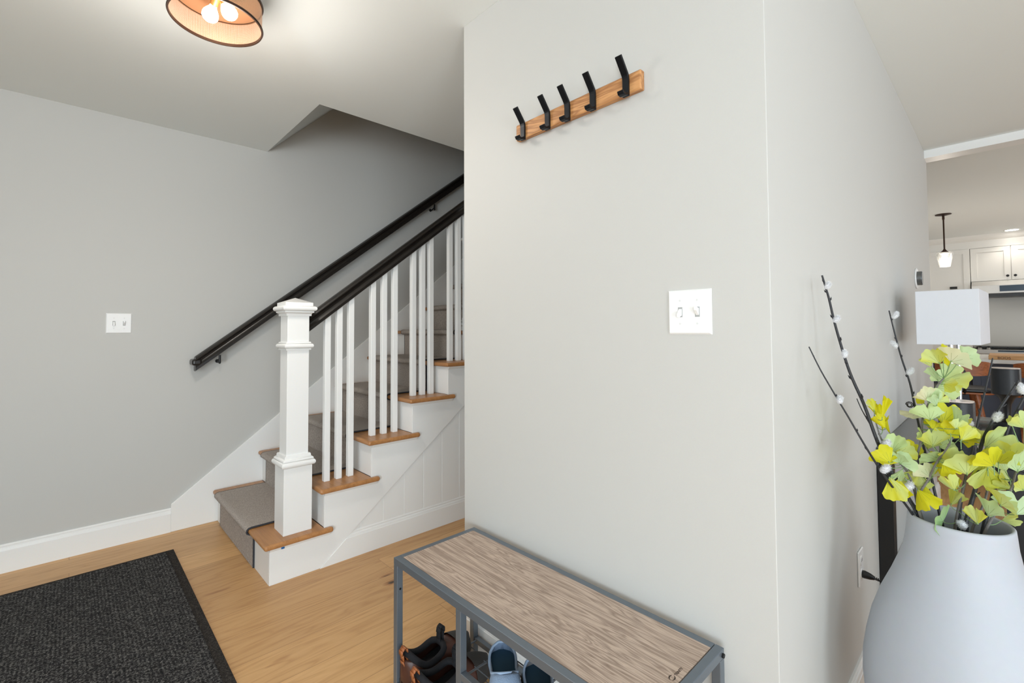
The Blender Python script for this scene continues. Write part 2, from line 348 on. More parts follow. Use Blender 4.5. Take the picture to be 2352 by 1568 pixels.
# sloping ceiling over the stairs and the closed top of the stairwell
t_ = .985
struct(MB().prism([(YB, CE), (YB, CE+.14), (2.59, CE+.14), (2.59, CE)], 0, 0, 1).build('ceiling', 'ceil')) if False else None
sl = MB(); x1 = 3.4
sl.add([(.985, 2.59, CE), (.985, YB, CE), (x1, YB, CE+t_*(x1-.985)), (x1, 2.59, CE+t_*(x1-.985)),
        (.985, 2.59, CE+.12), (.985, YB, CE+.12), (x1, YB, CE+t_*(x1-.985)+.12), (x1, 2.59, CE+t_*(x1-.985)+.12)],
       [(0, 1, 2, 3), (4, 7, 6, 5), (0, 4, 5, 1), (1, 5, 6, 2), (2, 6, 7, 3), (3, 7, 4, 0)])
sl.box(x1, 2.59, CE+t_*(x1-.985), 5.4, YB, CE+t_*(x1-.985)+.12)
struct(sl.build('ceiling', 'ceil'))
struct(MB().box(-2.7, YB, 0, 5.5, YB+.12, 5.1).build('wall_north', 'wall'))
struct(MB().box(.985, 2.49, CE+.12, 5.4, 2.59, 5.0).build('wall_stairwell', 'wall'))
struct(MB().box(5.4, 1.2, 0, 5.5, YB, 5.0).build('wall_stair_end', 'wall'))
struct(MB().box(XA, YC, 0, XE, 1.514, CE).build('wall_middle', 'wall', bev=.0018))
struct(MB().box(XE, 1.1, 0, 9.8, 1.2, CE).build('wall_kitchen_side', 'wall'))
struct(MB().box(9.7, -3.9, 0, 9.8, 1.1, CE).build('wall_east', 'wall'))
# walls behind the camera, with the openings the daylight comes through
struct(MB().box(-2.7, -3.9, 0, -2.6, -2.65, CE).box(-2.7, -.75, 0, -2.6, YB, CE).box(-2.7, -2.65, 2.3, -2.6, -.75, CE).box(-2.7, -2.65, 0, -2.6, -.75, .3).build('wall_west', 'wall'))
sw = MB().box(-2.6, -3.75, 0, 9.7, -3.65, .35).box(-2.6, -3.75, 2.3, 9.7, -3.65, CE)
for a, b in ((-2.6, -2.0), (-.2, .5), (4.1, 6.7), (9.3, 9.7)): sw.box(a, -3.75, .35, b, -3.65, 2.3)
struct(sw.build('wall_south', 'wall'))
for i, (a, b) in enumerate(((-2.0, -.2), (.5, 4.1), (6.7, 9.3))):
    f = MB().box(a, -3.66, .35, b, -3.62, .41).box(a, -3.66, 2.24, b, -3.62, 2.3)
    k = max(2, round((b-a)/.9))
    for j in range(k+1):
        x = a+(b-a-.05)*j/k; f.box(x, -3.66, .41, x+.05, -3.62, 2.24)
    struct(f.build('window_%d' % (i+1), 'trim'))
f = MB()
for j in range(3): f.box(-2.62, -2.65+j*(1.9-.05)/2, .36, -2.58, -2.60+j*(1.9-.05)/2, 2.24)
f.box(-2.62, -2.65, .3, -2.58, -.75, .36).box(-2.62, -2.65, 2.24, -2.58, -.75, 2.3)
struct(f.build('window_4', 'trim'))
# header between hall and kitchen
struct(MB().box(4.40, -3.65, 2.42, XE, YC, CE).build('trim_1', 'trim'))
# baseboards
BP = [(0, 0), (0, .142), (.006, .142), (.009, .136), (.008, .128), (.012, .124), (.014, .112), (.016, .110), (.016, 0)]
def baseb(name, p0, p1, side): struct(MB().sweep(BP, p0, p1, side).build(name, 'trim'))
baseb('baseboard_north', (-2.6, YB, 0), (.467, YB, 0), (0, -1, 0))
BQ = [(a, b*.8) for a, b in BP]
BP_, BP = BP, BQ
baseb('baseboard_middle', (XA, YC-.016, 0), (XA, 1.53, 0), (-1, 0, 0))
baseb('baseboard_right', (XA-.016, YC, 0), (XE, YC, 0), (0, -1, 0))
baseb('baseboard_hall', (XA-.016, 1.514, 0), (5.4, 1.514, 0), (0, 1, 0))
BP = BP_
# skirt board climbing the wall beside the stairs
RUN, RISE, NS = .2605, .202, 11
X1 = .713
sk = [(.467, 0), (.467, .166), (.467+3.1, .166+3.1*.7755), (.467+3.1, 0)]
o = MB().prism([(z, x) for x, z in sk], 1, YB-.016, YB).build('trim_2', 'trim', bev=.003); struct(o)

# ------------------------------------------------------------------ staircase
st = thing('staircase', 'white staircase with oak treads climbing along the grey wall behind the newel post', 'stairs', (X1, YS, 0))
def tread_pts(x0, x1):
    return [(x0, YS-.03), (x1+.04, YS-.03), (x1+.04, YS), (x1+.003, YS), (x1+.003, YB-.0165), (x0, YB-.0165)]
for k in range(NS):
    xa = X1+RUN*k; za = RISE*k; zt = RISE*(k+1)
    # oak tread, with the bullnose returned along the open side
    o = MB().prism(tread_pts(xa-.03, xa+RUN), 2, zt-.026, zt).build('tread', 'tread', st, bev=.0115, seg=4)
    MB().box(xa, YS+.0122, za, xa+.018, YB-.017, zt-.027).build('riser', 'trim', st)
    MB().sweep([(0, 0), (.014, 0), (.006, -.014), (0, -.016)], (xa-.001, YS-.001, zt-.0265), (xa+RUN+.03, YS-.001, zt-.0265), (0, -1, 0)).build('cove_moulding', 'trim', st)
# sawtooth stringer with its diagonal lower edge
D0 = .951; SL = .7744
pts = [(X1, 0), (X1, RISE-.027)]
for k in range(1, NS):
    pts += [(X1+RUN*k, RISE*k-.027), (X1+RUN*k, RISE*(k+1)-.027)]
xe = X1+RUN*NS
pts += [(xe, RISE*NS-.027), (xe, (xe-D0)*SL), (D0, 0)]
MB().prism([(z, x) for x, z in pts], 1, YS, YS+.012).build('stringer', 'trim', st, bev=.0015)
# beadboard panel below, one board wide strips with fine grooves
bd = MB(); x = 1.04; 
while x < 3.5:
    x2 = min(x+.134, 3.5); bd.box(x+.002, YS+.007, 0, x2-.002, YS+.02, 2.4) if False else None
    za, zb = (x-D0)*SL+.02, (x2-D0)*SL+.02
    bd.prism([(0, x+.0028), (max(.0, za), x+.0028), (zb, x2-.0028), (0, x2-.0028)], 1, YS+.006, YS+.016)
    x = x2
bd.prism([(0, D0), (.01, D0), (2.55*SL, D0+2.55), (0, D0+2.55)], 1, YS+.009, YS+.02)
bd.build('side_panel', 'trim', st)
bb = [(a*.9, b) for a, b in BP]
b_ = MB().sweep([(-.004, 0), (-.004, .14)]+[(a-.006, b-.002) for a, b in BP[2:]], (1.135, YS+.006, 0), (3.5, YS+.006, 0), (0, -1, 0))
b_.v[0:9] = [Vector((D0+max(0, v.z)/SL+.0, v.y, v.z)) for v in b_.v[0:9]]
b_.build('base_moulding', 'trim', st)
MB().box(.762, YS-.0165, .164, .776, YS-.0125, .172).build('tape_scrap', 'tape', st)
# ------------------------------------------------------------------ carpet runner
RY0, RY1, RT = 2.69, 3.418, .009
rp = []   # (x, z) outer path down the flight
for k in range(NS):
    xa = X1+RUN*k; zt = RISE*(k+1)
    rp += [(xa-.0075, RISE*k+ (RT if k else .001)), (xa-.0075, zt-.034), (xa-.026, zt-.03), (xa-.0385, zt-.022), (xa-.041, zt-.012), (xa-.0385, zt-.002), (xa-.030, zt+.006), (xa-.015, zt+RT)]
    if k < NS-1: rp += [(xa+RUN-.02, zt+RT), (xa+RUN-.0095, zt+RT)]
def strip(y0, y1, grow=0.0):
    m_ = MB(); n = len(rp); vs = []
    for i, (x, z) in enumerate(rp):
        p = Vector((rp[max(i-1, 0)][0], rp[max(i-1, 0)][1])); q = Vector((rp[min(i+1, n-1)][0], rp[min(i+1, n-1)][1]))
        d = (q-p).normalized(); nx, nz = -d.y, d.x
        vs += [(x+nx*grow, y0, z+nz*grow), (x+nx*grow, y1, z+nz*grow), (x-nx*.006, y0, z-nz*.006), (x-nx*.006, y1, z-nz*.006)]
    fs = []
    for i in range(n-1):
        a = 4*i; b = a+4
        fs += [(a, a+1, b+1, b), (a+2, b+2, b+3, a+3), (a, b, b+2, a+2), (a+1, a+3, b+3, b+1)]
    fs += [(0, 2, 3, 1), (4*(n-1), 4*(n-1)+1, 4*(n-1)+3, 4*(n-1)+2)]
    return m_.add(vs, fs)
rn = strip(RY0+.006, RY1-.006).build('stair_runner', 'runner', smooth=True, angle=50)
tag(rn, 'grey wool carpet runner fastened down the middle of the oak treads', 'carpet runner')
strip(RY0, RY0+.0065, .0006).build('binding', 'binding', rn)
strip(RY1-.005, RY1, .0002).build('binding', 'binding', rn)

# ------------------------------------------------------------------ banister
bn = thing('banister', 'white square newel post and balusters under a dark brown sloping rail', 'banister', (.852, 2.547, RISE))
NX, NY = .852, 2.547
RZ = lambda x: 1.2000+(x-.905)*.7755      # underside of the rail
def newel(nx, ny, z0, dz=0, low=True):
    a = MB().lathe([(.069, z0), (.069, .532+dz)], nx, ny, sq=True).build('newel_post', 'trim', bn, bev=.0015)
    MB().lathe([(.0535, .532+dz), (.0535, 1.30+dz)], nx, ny, sq=True).build('shaft', 'trim', a, bev=.0015)
    def ring(pf, nm): MB().lathe(pf, nx, ny, sq=True).build(nm, 'trim', a, smooth=True, angle=40)
    tor = lambda hw, zc, r: [(hw-r+r*math.cos(t), zc+r*math.sin(t)) for t in [(-90+18*i)*PI/180 for i in range(11)]]
    ring([(.05, .529+dz)]+tor(.0825, .546+dz, .0165)+[(.0745, .5625+dz), (.0735, .568+dz), (.067, .574+dz), (.064, .5755+dz), (.064, .583+dz), (.061, .59+dz), (.05, .59+dz)], 'base_moulding')
    ring([(.05, 1.119+dz), (.061, 1.119+dz), (.0615, 1.125+dz)]+tor(.0715, 1.140+dz, .0125)+[(.0615, 1.1535+dz), (.060, 1.160+dz), (.05, 1.163+dz)], 'collar')
    ring([(.05, 1.293+dz), (.0615, 1.294+dz), (.0615, 1.303+dz), (.066, 1.309+dz), (.0715, 1.311+dz), (.0715, 1.318+dz)]+tor(.0835, 1.332+dz, .0135)+[(.0675, 1.346+dz)]
         + [(.0675, 1.3625+dz), (.0001, 1.389+dz)], 'cap')
newel(NX, NY, RISE)
newel(2.052, NY, RISE*6, .712)
RAILP = [(-.030, .004), (-.030, .022), (-.024, .030), (-.021, .042), (-.024, .056), (-.031, .064), (-.033, .072), (-.028, .082), (-.016, .089), (0, .0915), (.016, .089), (.028, .082), (.033, .072), (.031, .064), (.024, .056), (.021, .042), (.024, .030), (.030, .022), (.030, .004), (.020, 0), (-.020, 0)]
RY = 2.556
MB().sweep(RAILP, (NX+.053, RY, RZ(NX+.053)), (2.0, RY, RZ(2.0))).build('handrail', 'dark', bn, smooth=True, angle=30)
for k, xs in ((1, (1.008, 1.074, 1.141)), (2, (1.274, 1.346, 1.417)), (3, (1.5466, 1.6130, 1.6763)), (4, (1.829, 1.896, 1.963))):
    for x in xs:
        cx = x+.0155; hw = .0155; z0 = RISE*(k+1); b = MB(); o_ = len(b.v)
        b.box(cx-hw, RY-hw, z0, cx+hw, RY+hw, 2)
        for v in b.v:
            if v.z == 2: v.z = RZ(v.x)+.006
        b.build('baluster', 'trim', bn, bev=.0018)

# ------------------------------------------------------------------ wall handrail
wh = thing('wall_handrail', 'dark brown handrail on black brackets fixed to the grey stair wall', 'handrail', (.56, 3.462, .97))
WY = 3.462
WZ = lambda x: .9845+(x-.585)*.7755
MB().sweep(RAILP, (.566, WY, WZ(.566)), (3.9, WY, WZ(3.9))).build('rail', 'dark', wh, smooth=True, angle=30)
MB().box(.548, WY-.031, 1.006, .60, YB-.001, 1.044).build('wall_return', 'dark', wh, bev=.012, seg=4)
for bx_ in (.70, 2.335):
    z = WZ(bx_)
    b = MB().tube([(bx_, YB-.004, z-.05), (bx_, YB-.03, z-.052), (bx_, WY+.008, z-.04), (bx_, WY, z-.016)], .006)
    b.tube([(bx_, WY, z-.056), (bx_, WY, z-.010)], .0065).ball((bx_, WY, z-.058), .0075, 8)
    b.tube([(bx_-.028, WY, z-.019), (bx_+.028, WY, z+.024)], .0045)
    b.tube([(bx_, YB, z-.05), (bx_, YB-.006, z-.05)], .012, 16)
    b.build('bracket', 'iron', wh, smooth=True)

# ------------------------------------------------------------------ switch plates
def plate(name, label, o3, ux, w_, h_, nrm, states, mat='white'):
    """two gang toggle switch plate; o3 centre on the wall, ux right-hand direction seen from the room, nrm outwards"""
    t = thing(name, label, 'light switch', o3)
    ux = Vector(ux); nrm = Vector(nrm); uz = Vector((0, 0, 1)); O3 = Vector(o3)
    def P(a, b, c): return O3+ux*a+uz*b+nrm*c
    def bxp(mb, a0, b0, c0, a1, b1, c1, tp=0):
        mb.add([P(a0, b0, c0), P(a1, b0, c0), P(a1, b1, c0), P(a0, b1, c0), P(a0+tp, b0+tp, c1), P(a1-tp, b0+tp, c1), P(a1-tp, b1-tp, c1), P(a0+tp, b1-tp, c1)],
               [(0, 3, 2, 1), (4, 5, 6, 7), (0, 1, 5, 4), (1, 2, 6, 5), (2, 3, 7, 6), (3, 0, 4, 7)])
    m_ = MB(); bxp(m_, -w_/2, -h_/2, .0, w_/2, h_/2, .006, .0045); m_.build('cover_plate', mat, t, bev=.0008)
    for i, up_ in enumerate(states):
        cx = (-.023, .023)[i]
        g = MB(); bxp(g, cx-.0062, -.013, .0058, cx+.0062, .013, .0064); g.build('slot', 'slot_shade', t)
        s_ = MB(); e = .5 if up_ else -.5; o_ = 0
        s_.add([P(cx-.0045, -.009, .006), P(cx+.0045, -.009, .006), P(cx+.0045, .009, .006), P(cx-.0045, .009, .006),
                P(cx-.004, -.005+e*.018, .019), P(cx+.004, -.005+e*.018, .019), P(cx+.004, .004+e*.018, .019), P(cx-.004, .004+e*.018, .019)],
               [(0, 3, 2, 1), (4, 5, 6, 7), (0, 1, 5, 4), (1, 2, 6, 5), (2, 3, 7, 6), (3, 0, 4, 7)])
        s_.build('toggle', 'white', t, bev=.001)
        for zz in (-.030, .030):
            s_ = MB().tube([P(cx, zz, .0055), P(cx, zz, .0072)], .0028, 12); s_.build('screw', 'screw', t)
    return t
plate('switch_plate', 'white double toggle switch plate on the near wall below the coat rack', (XA, .5615, 1.262), (0, -1, 0), .1165, .1165, (-1, 0, 0), (0, 1))
plate('switch_plate', 'white double toggle switch plate on the far grey wall left of the handrail', (.206, YB, 1.2655), (1, 0, 0), .1165, .1165, (0, -1, 0), (0, 1))

# ------------------------------------------------------------------ coat rack
cr = thing('coat_rack', 'oak wall rack with five black metal hooks', 'coat rack', (XA, .934, 1.889))
bo = MB(); ch = .008
x0, x1, y0, y1, z0, z1 = XA-.0005, XA-.0205, .6815, 1.1835, 1.8895, 1.9455
bo.add([(x0, y0, z0), (x0, y1, z0), (x0, y1, z1), (x0, y0, z1), (x1+ch*.3, y0, z0), (x1+ch*.3, y1, z0), (x1+ch*.3, y1, z1), (x1+ch*.3, y0, z1), (x1, y0+.002, z0+.002), (x1, y1-.002, z0+.002), (x1, y1-.002, z1-.002), (x1, y0+.002, z1-.002)],
       [(0, 1, 2, 3), (8, 11, 10, 9), (0, 4, 5, 1), (1, 5, 6, 2), (2, 6, 7, 3), (3, 7, 4, 0), (4, 8, 9, 5), (5, 9, 10, 6), (6, 10, 11, 7), (7, 11, 8, 4)])
bo.build('backboard', 'rack', cr, bev=.004, seg=3)
hp = [(.0215, 1.884), (.0215, 1.925), (.0219, 1.932), (.0235, 1.9388), (.0262, 1.9444), (.030, 1.9495), (.060, 1.9865)]      # (out from wall, z) strap and upper arm
pg = [(.0235, 1.8865), (.030, 1.8800), (.041, 1.8765), (.052, 1.8785), (.0565, 1.8875)]     # lower prong
def ribbon(path, yc, w_, th):
    m_ = MB(); vs = []; n = len(path)
    for i, (a, z) in enumerate(path):
        p = Vector(path[max(i-1, 0)]); q = Vector(path[min(i+1, n-1)]); d = (q-p).normalized(); nx, nz = d.y, -d.x
        for s_ in (0, th):
            for y in (yc-w_/2, yc+w_/2): vs.append((XA-(a+nx*s_), y, z+nz*s_))
    fs = [(0, 1, 3, 2), (4*n-4, 4*n-2, 4*n-1, 4*n-3)]
    for i in range(n-1):
        a = 4*i; fs += [(a, a+4, a+5, a+1), (a+2, a+3, a+7, a+6), (a, a+2, a+6, a+4), (a+1, a+5, a+7, a+3)]
    return m_.add(vs, fs)
for yc in (1.1435, 1.0275, .9425, .8425, .7265):
    h = ribbon([(.0215, 1.880)]+hp[1:], yc, .0205, .0075).build('hook', 'hook', cr, bev=.0015)
    ribbon(pg, yc, .0205, -.0075).build('prong', 'hook', h, bev=.0015)

# ------------------------------------------------------------------ shoe bench
BX0, BX1, BY0, BY1, BZ = .797, 1.139, .479, 1.421, .464
be = thing('shoe_bench', 'grey metal bench with a weathered oak top under the coat rack', 'bench', ((BX0+BX1)/2, (BY0+BY1)/2, 0))
T = .022
MB().box(BX0, BY0+T, BZ-T, BX0+T, BY1, BZ).box(BX1-T, BY0+T, BZ-T, BX1, BY1, BZ).box(BX0+T, BY1-T, BZ-T, BX1-T, BY1, BZ).build('top_frame', 'steel', be, bev=.0012)
MB().box(BX0, BY0, BZ-T, BX1, BY0+T-.0012, BZ+.0005).build('end_rail', 'steel', be, bev=.002)
tp = MB().box(BX0+T+.0006, BY0+T+.0006, BZ-.016, BX1-T-.0006, BY1-T-.0006, BZ+.0004).build('seat_board', 'board', be)
for x in (BX0, BX1-T):
    for y in (BY0, BY1-T):
        l = MB().box(x, y, .008, x+T, y+T, BZ-T).build('leg', 'steel', be, bev=.0015)
        MB().lathe([(.009, 0), (.010, .003), (.010, .0085)], x+T/2, y+T/2, 12).build('foot', 'black', l)
MB().box(BX0, 1.056, .05, BX0+T, 1.078, BZ-T).build('divider_post', 'steel', be, bev=.0015)
MB().box(BX1-T, 1.056, .05, BX1, 1.078, BZ-T).build('divider_post', 'steel', be, bev=.0015)
for z, ya, yb, nm in ((.05, BY0+T, BY1-T, 'lower_shelf'), (.258, BY0+T, 1.056, 'upper_shelf')):
    for x in (BX0, BX1-.018): MB().box(x, ya, z, x+.018, yb, z+.018).build('shelf_rail', 'steel', be, bev=.001)
    wr = MB(); x = BX0+.05
    while x < BX1-.03: wr.tube([(x, ya, z+.012), (x, yb, z+.012)], .0016, 6); x += .034
    for k in range(4):
        y = ya+.008+(yb-ya-.016)*k/3; wr.tube([(BX0+.01, y, z+.0105), (BX1-.01, y, z+.0105)], .0032, 8)
    wr.build('wire_grid', 'steel', be)
MB().tube([(BX1-T/2, BY0-.0045, BZ-.012), (BX1-T/2, BY0+.001, BZ-.012)], .0052, 14).build('bolt', 'iron', be)
MB().tube([(BX0+.012, BY1-T-.0008, .365), (BX0+.012, BY1-T+.003, .365)], .0038, 12).build('bolt', 'iron', be)
def text_mesh(s, size, mat, parent, origin, xdir, ydir, name='lettering', thick=.0003, sx=1):
    cu = bpy.data.curves.new(name, 'FONT'); cu.body = s; cu.size = size; cu.extrude = thick
    to = bpy.data.objects.new(name, cu); COL.objects.link(to); dg = bpy.context.evaluated_depsgraph_get(); dg.update()
    me = bpy.data.meshes.new_from_object(to.evaluated_get(dg)); bpy.data.objects.remove(to)
    mb = MB(); X = Vector(xdir); Y = Vector(ydir); Z = X.cross(Y)
    mb.add([Vector(origin)+X*v.co.x*sx+Y*v.co.y+Z*v.co.z for v in me.vertices], [list(p.vertices) for p in me.polygons])
    return mb.build(name, mat, parent)
text_mesh('TRINITY', .0088, 'print', tp, (.9725, .5135, BZ+.0006), (1, 0, 0), (0, 1, 0))
lg = MB()
for a0 in (30, 210):
    inn = []; out = []
    for i in range(13):
        t = math.radians(a0+i*13); k = math.sin(PI*i/12)
        out.append((.961+.0085*math.cos(t), .5175+.0072*math.sin(t))); inn.append((.961+(.0085-.0034*k)*math.cos(t), .5175+(.0072-.0030*k)*math.sin(t)))
    lg.prism(out+inn[::-1], 2, BZ+.0005, BZ+.0009)
lg.build('logo', 'print', tp)

# ------------------------------------------------------------------ shoes
def foot_shell(L_, W_, H_, heel_h, closed_heel=True):
    """outline of a shoe pointing along +x from heel (0) to toe (L_)"""
    def half(t):   # half width along the length
        return W_/2*(.62+.38*math.sin(min(1, t/.25)*PI/2) - .18*math.exp(-((t-.38)/.16)**2)) * math.sqrt(max(0.0, 1-max(0, (t-.72)/.28)**2.2)) * (math.sqrt(max(0, 1-(1-t/.09)**2)) if t < .09 else 1)
    return half
def shoe(name, label, cat, loc, ang, L_, W_, mats, style, group=None):
    t = thing(name, label, cat, loc, ang, group)
    half = foot_shell(L_, W_, 0, 0); NT, NA = 22, 14
    ts = [i/(NT-1) for i in range(NT)]; ts[0] = .004; ts[-1] = .996
    clog = style == 'clog'
    def top(u):                       # crown height over the last
        if clog: return .060+.022*math.exp(-((u-.30)/.25)**2)+.02*(1-u) - .018*max(0, (u-.6)/.4)**2
        return .046+.020*math.exp(-((u-.60)/.16)**2)-.012*max(0, (u-.6)/.4)**2
    o0, o1 = (.06, .56) if clog else (.05, .64)
    # sole
    s_ = MB(); oh = []
    for sgn in (1, -1):
        for u in (ts if sgn == 1 else ts[::-1]): oh.append((u*L_, sgn*(half(u)+.003)))
    s_.prism(oh, 2, 0, .017 if clog else .013)
    s_.build('sole', mats[0], t, bev=.004, local=True)
    # upper: ring of sections, open around the ankle
    vs = []; fs = []; up_ = MB()
    for u in ts:
        h = half(u); zt = top(u)
        inop = o0 < u < o1
        a_end = .5 if not inop else .5-.36*math.sin(PI*(u-o0)/(o1-o0))**.5
        for k in range(NA+1):
            f = k/NA
            a = PI*f if not inop else (PI*a_end*(f*2) if f <= .5 else PI-PI*a_end*((1-f)*2))
            y = h*math.copysign(abs(math.cos(a))**.7, math.cos(a)); z = .012+(zt-.012)*abs(math.sin(a))**.8
            if inop:
                rise_ = (.020 if clog else .006)*(1-(u-o0)/(o1-o0))
                z += rise_*abs(math.sin(a))
            vs.append((u*L_, y, z))
    for i in range(NT-1):
        for k in range(NA):
            um = (ts[i]+ts[i+1])/2
            if o0 < um < o1 and k == NA//2-0 and False: continue
            fs.append((i*(NA+1)+k, i*(NA+1)+k+1, (i+1)*(NA+1)+k+1, (i+1)*(NA+1)+k))
    # drop the faces bridging the opening
    mid = NA//2
    # in the opening both branches meet in the middle column: separate by removing the central faces
    fs2 = []
    for i in range(NT-1):
        um = (ts[i]+ts[i+1])/2
        for k in range(NA):
            if o0 < um < o1 and k in (mid-1, mid): continue
            fs2.append((i*(NA+1)+k, i*(NA+1)+k+1, (i+1)*(NA+1)+k+1, (i+1)*(NA+1)+k))
    fs2 += [[k for k in range(NA+1)][::-1], [(NT-1)*(NA+1)+k for k in range(NA+1)]]
    up_.add(vs, fs2)
    o = up_.build('upper', mats[1], t, smooth=True, local=True, angle=180)
    sd = o.modifiers.new('thickness', 'SOLIDIFY'); sd.thickness = .0035; sd.offset = -1
    # insole
    q = []
    for sgn in (1, -1):
        for u in (ts if sgn == 1 else ts[::-1]): q.append((u*L_, sgn*max(.0005, half(u)-.004)))
    MB().prism(q, 2, .0135, .020).build('insole', mats[2], t, local=True)
    # padded collar around the opening
    ring = []
    for sgn in (1, -1):
        for j in range(12):
            f = (j+.0)/11; u = o0+(o1-o0)*(f if sgn == 1 else 1-f); h = half(max(.03, u))
            a_end = .5-.36*math.sin(PI*min(.999, max(.001, (u-o0)/(o1-o0))))**.5; a = PI*a_end*((mid-1)/mid)
            y = sgn*h*abs(math.cos(a))**.7; z = .012+(top(u)-.012)*abs(math.sin(a))**.8+((.020 if clog else .006)*(1-(u-o0)/(o1-o0)))*abs(math.sin(a))
            ring.append(Vector((u*L_, y, z)))
    sm = []
    n = len(ring)
    for i in range(n): sm.append((ring[i-1]+ring[i]*2+ring[(i+1) % n])/4)
    sm.append(sm[0]); sm.append(sm[1])
    MB().tube(sm, .0105 if clog else .0038, 8, cap=False).build('collar', mats[3], t, smooth=True, local=True, angle=180)
    if clog:
        for (u0, zt, mt) in ((.02, .112, mats[4]), (.56, .105, mats[3])):
            x = u0*L_; s1 = 1 if u0 > .3 else -1
            lp = [(x, z) for z in ()] or [(x-.002*s1, .062), (x+.004*s1, .085), (x+.008*s1, .106), (x+.008*s1, .120), (x+.001*s1, .127), (x-.008*s1, .121), (x-.011*s1, .106), (x-.012*s1, .085), (x-.012*s1, .066)]
            m_ = MB()
            for i in range(len(lp)-1):
                (a, b), (c_, d) = lp[i], lp[i+1]
                m_.add([(a, -.010, b), (a, .010, b), (c_, .010, d), (c_, -.010, d)], [(0, 1, 2, 3)])
            r = m_.build('pull_loop', mt, t, local=True, smooth=True, angle=180)
            sd = r.modifiers.new('thickness', 'SOLIDIFY'); sd.thickness = .0028
        # rubber toe cap
        cvs = []; nu = 7
        for i in range(nu):
            u = .72+.28*i/(nu-1)-.004; h = half(u)+.003; zt = top(u)+.006
            for k in range(NA+1):
                a = PI*k/NA; cvs.append((u*L_, h*math.copysign(abs(math.cos(a))**.7, math.cos(a)), .01+(zt-.01)*abs(math.sin(a))**.8))
        MB().add(cvs, [(i*(NA+1)+k, i*(NA+1)+k+1, (i+1)*(NA+1)+k+1, (i+1)*(NA+1)+k) for i in range(nu-1) for k in range(NA)]+[[(nu-1)*(NA+1)+k for k in range(NA+1)]]).build('toe_cap', 'rubber', t, smooth=True, local=True, angle=180)
    return t
CL = ('rubber', 'leather', 'lining', 'lining', 'tan')
shoe('slip_on_shoe', 'brown leather slip-on shoe with black lining and pull loops, nearest the bench end', 'shoe', (.800, 1.372, .064), math.radians(4), .285, .105, CL, 'clog', 'brown slip-on shoes')
shoe('slip_on_shoe', 'brown leather slip-on shoe behind the bench divider post, right of its twin', 'shoe', (.775, 1.264, .064), math.radians(-2), .285, .105, CL, 'clog', 'brown slip-on shoes')
SLM = ('rubber', 'bluefab', 'teal', 'piping')
shoe('slipper', 'blue-grey knitted slipper with dark teal insole, beside the divider post', 'slipper', (.93, 1.036, .272), math.radians(232), .25, .088, SLM, 'slipper', 'knitted slippers')
shoe('slipper', 'grey knitted slipper with pale blue piping, right of the blue-grey one', 'slipper', (.958, .926, .272), math.radians(230), .25, .088, ('rubber', 'greyfab', 'teal', 'piping'), 'slipper', 'knitted slippers')

# ------------------------------------------------------------------ door mat
dm = thing('door_mat', 'charcoal ribbed door mat lying on the oak floor by the stairs', 'mat', (-.03, 2.42, 0))
MB().box(-.90, 1.40, .0005, .442, 3.218, .0075).build('border', 'mat_edge', dm, bev=.002)
MB().box(-.865, 1.435, .006, .408, 3.192, .0115).build('pile', 'mat', dm, bev=.003)

# ------------------------------------------------------------------ ceiling light
LX, LY, LZ, LR, LT = .3596, 1.9027, 2.32, .1433, 2.408
cl = thing('ceiling_light', 'round ceiling lamp with a copper mesh drum and two glowing bulbs', 'ceiling light', (LX, LY, CE))
k_ = MB(); n = 96
k_.lathe([(LR-.0015, LZ+.004), (LR-.0015, LT-.002)], LX, LY, n); k_.f = [f for f in k_.f if len(f) == 4]
dr = k_.build('mesh_drum', 'mesh', cl); uv_cyl(dr, LZ, LT, 0, 0)
def rim(z, hh, rr): return MB().lathe([(LR+.0015, z-hh), (LR+.0035, z), (LR+.0015, z+hh), (LR-.0035, z+hh), (LR-.0035, z-hh)], LX, LY, 96, close=True)
rim(LZ, .0045, 0).build('lower_ring', 'bronze', cl, smooth=True); rim(LT, .0055, 0).build('upper_ring', 'bronze', cl, smooth=True)
MB().lathe([(0.0001, LT-.003), (LR-.003, LT-.003), (LR-.003, LT), (0.0001, LT)], LX, LY, 64).build('top_plate', 'copper', cl)
MB().lathe([(.064, CE), (.064, CE-.012), (.058, CE-.02), (.012, CE-.022), (.012, LT)], LX, LY, 32).build('canopy', 'bronze', cl, smooth=True)
MB().box(LX-.002, LY-LR+.002, LZ+.01, LX+.002, LY-LR+.004, LT).build('seam_strip', 'bronze', cl)
for bc_, hd_ in (((.3445, 1.932, 2.352), (.352, 1.885, LT-.02)), ((.392, 1.872, 2.352), (.368, 1.868, LT-.02))):
    cB = Vector(bc_); base = Vector(hd_); d = (cB-base).normalized(); L_b = (cB-base).length
    MB().tube([base-d*.01, base+d*.020], .013, 16).build('socket', 'bulb_neck', cl, smooth=True)
    pts = []; rs = []
    for tt, r in ((.016, .010), (.026, .0125), (.036, .019), (.046, .0245), (.056, .0265), (.066, .025), (.075, .018), (.080, .009), (.082, .001)): pts.append(base+d*(tt-.056+L_b)); rs.append(r)
    MB().tube(pts, rs, 20).build('bulb', 'bulb', cl, smooth=True, angle=180)
lamp('ceiling_lamp_glow', (LX, LY, LZ-.14), 9.5, (1, .93, .86), .09)
sp_ = bpy.data.lights.new('ceiling_lamp_down', 'SPOT'); sp_.energy = 22; sp_.spot_size = math.radians(172); sp_.spot_blend = 1; sp_.color = (1, .93, .85); sp_.shadow_soft_size = .07
so_ = bpy.data.objects.new('ceiling_lamp_down', sp_); COL.objects.link(so_); so_.location = (LX, LY, LZ-.02)
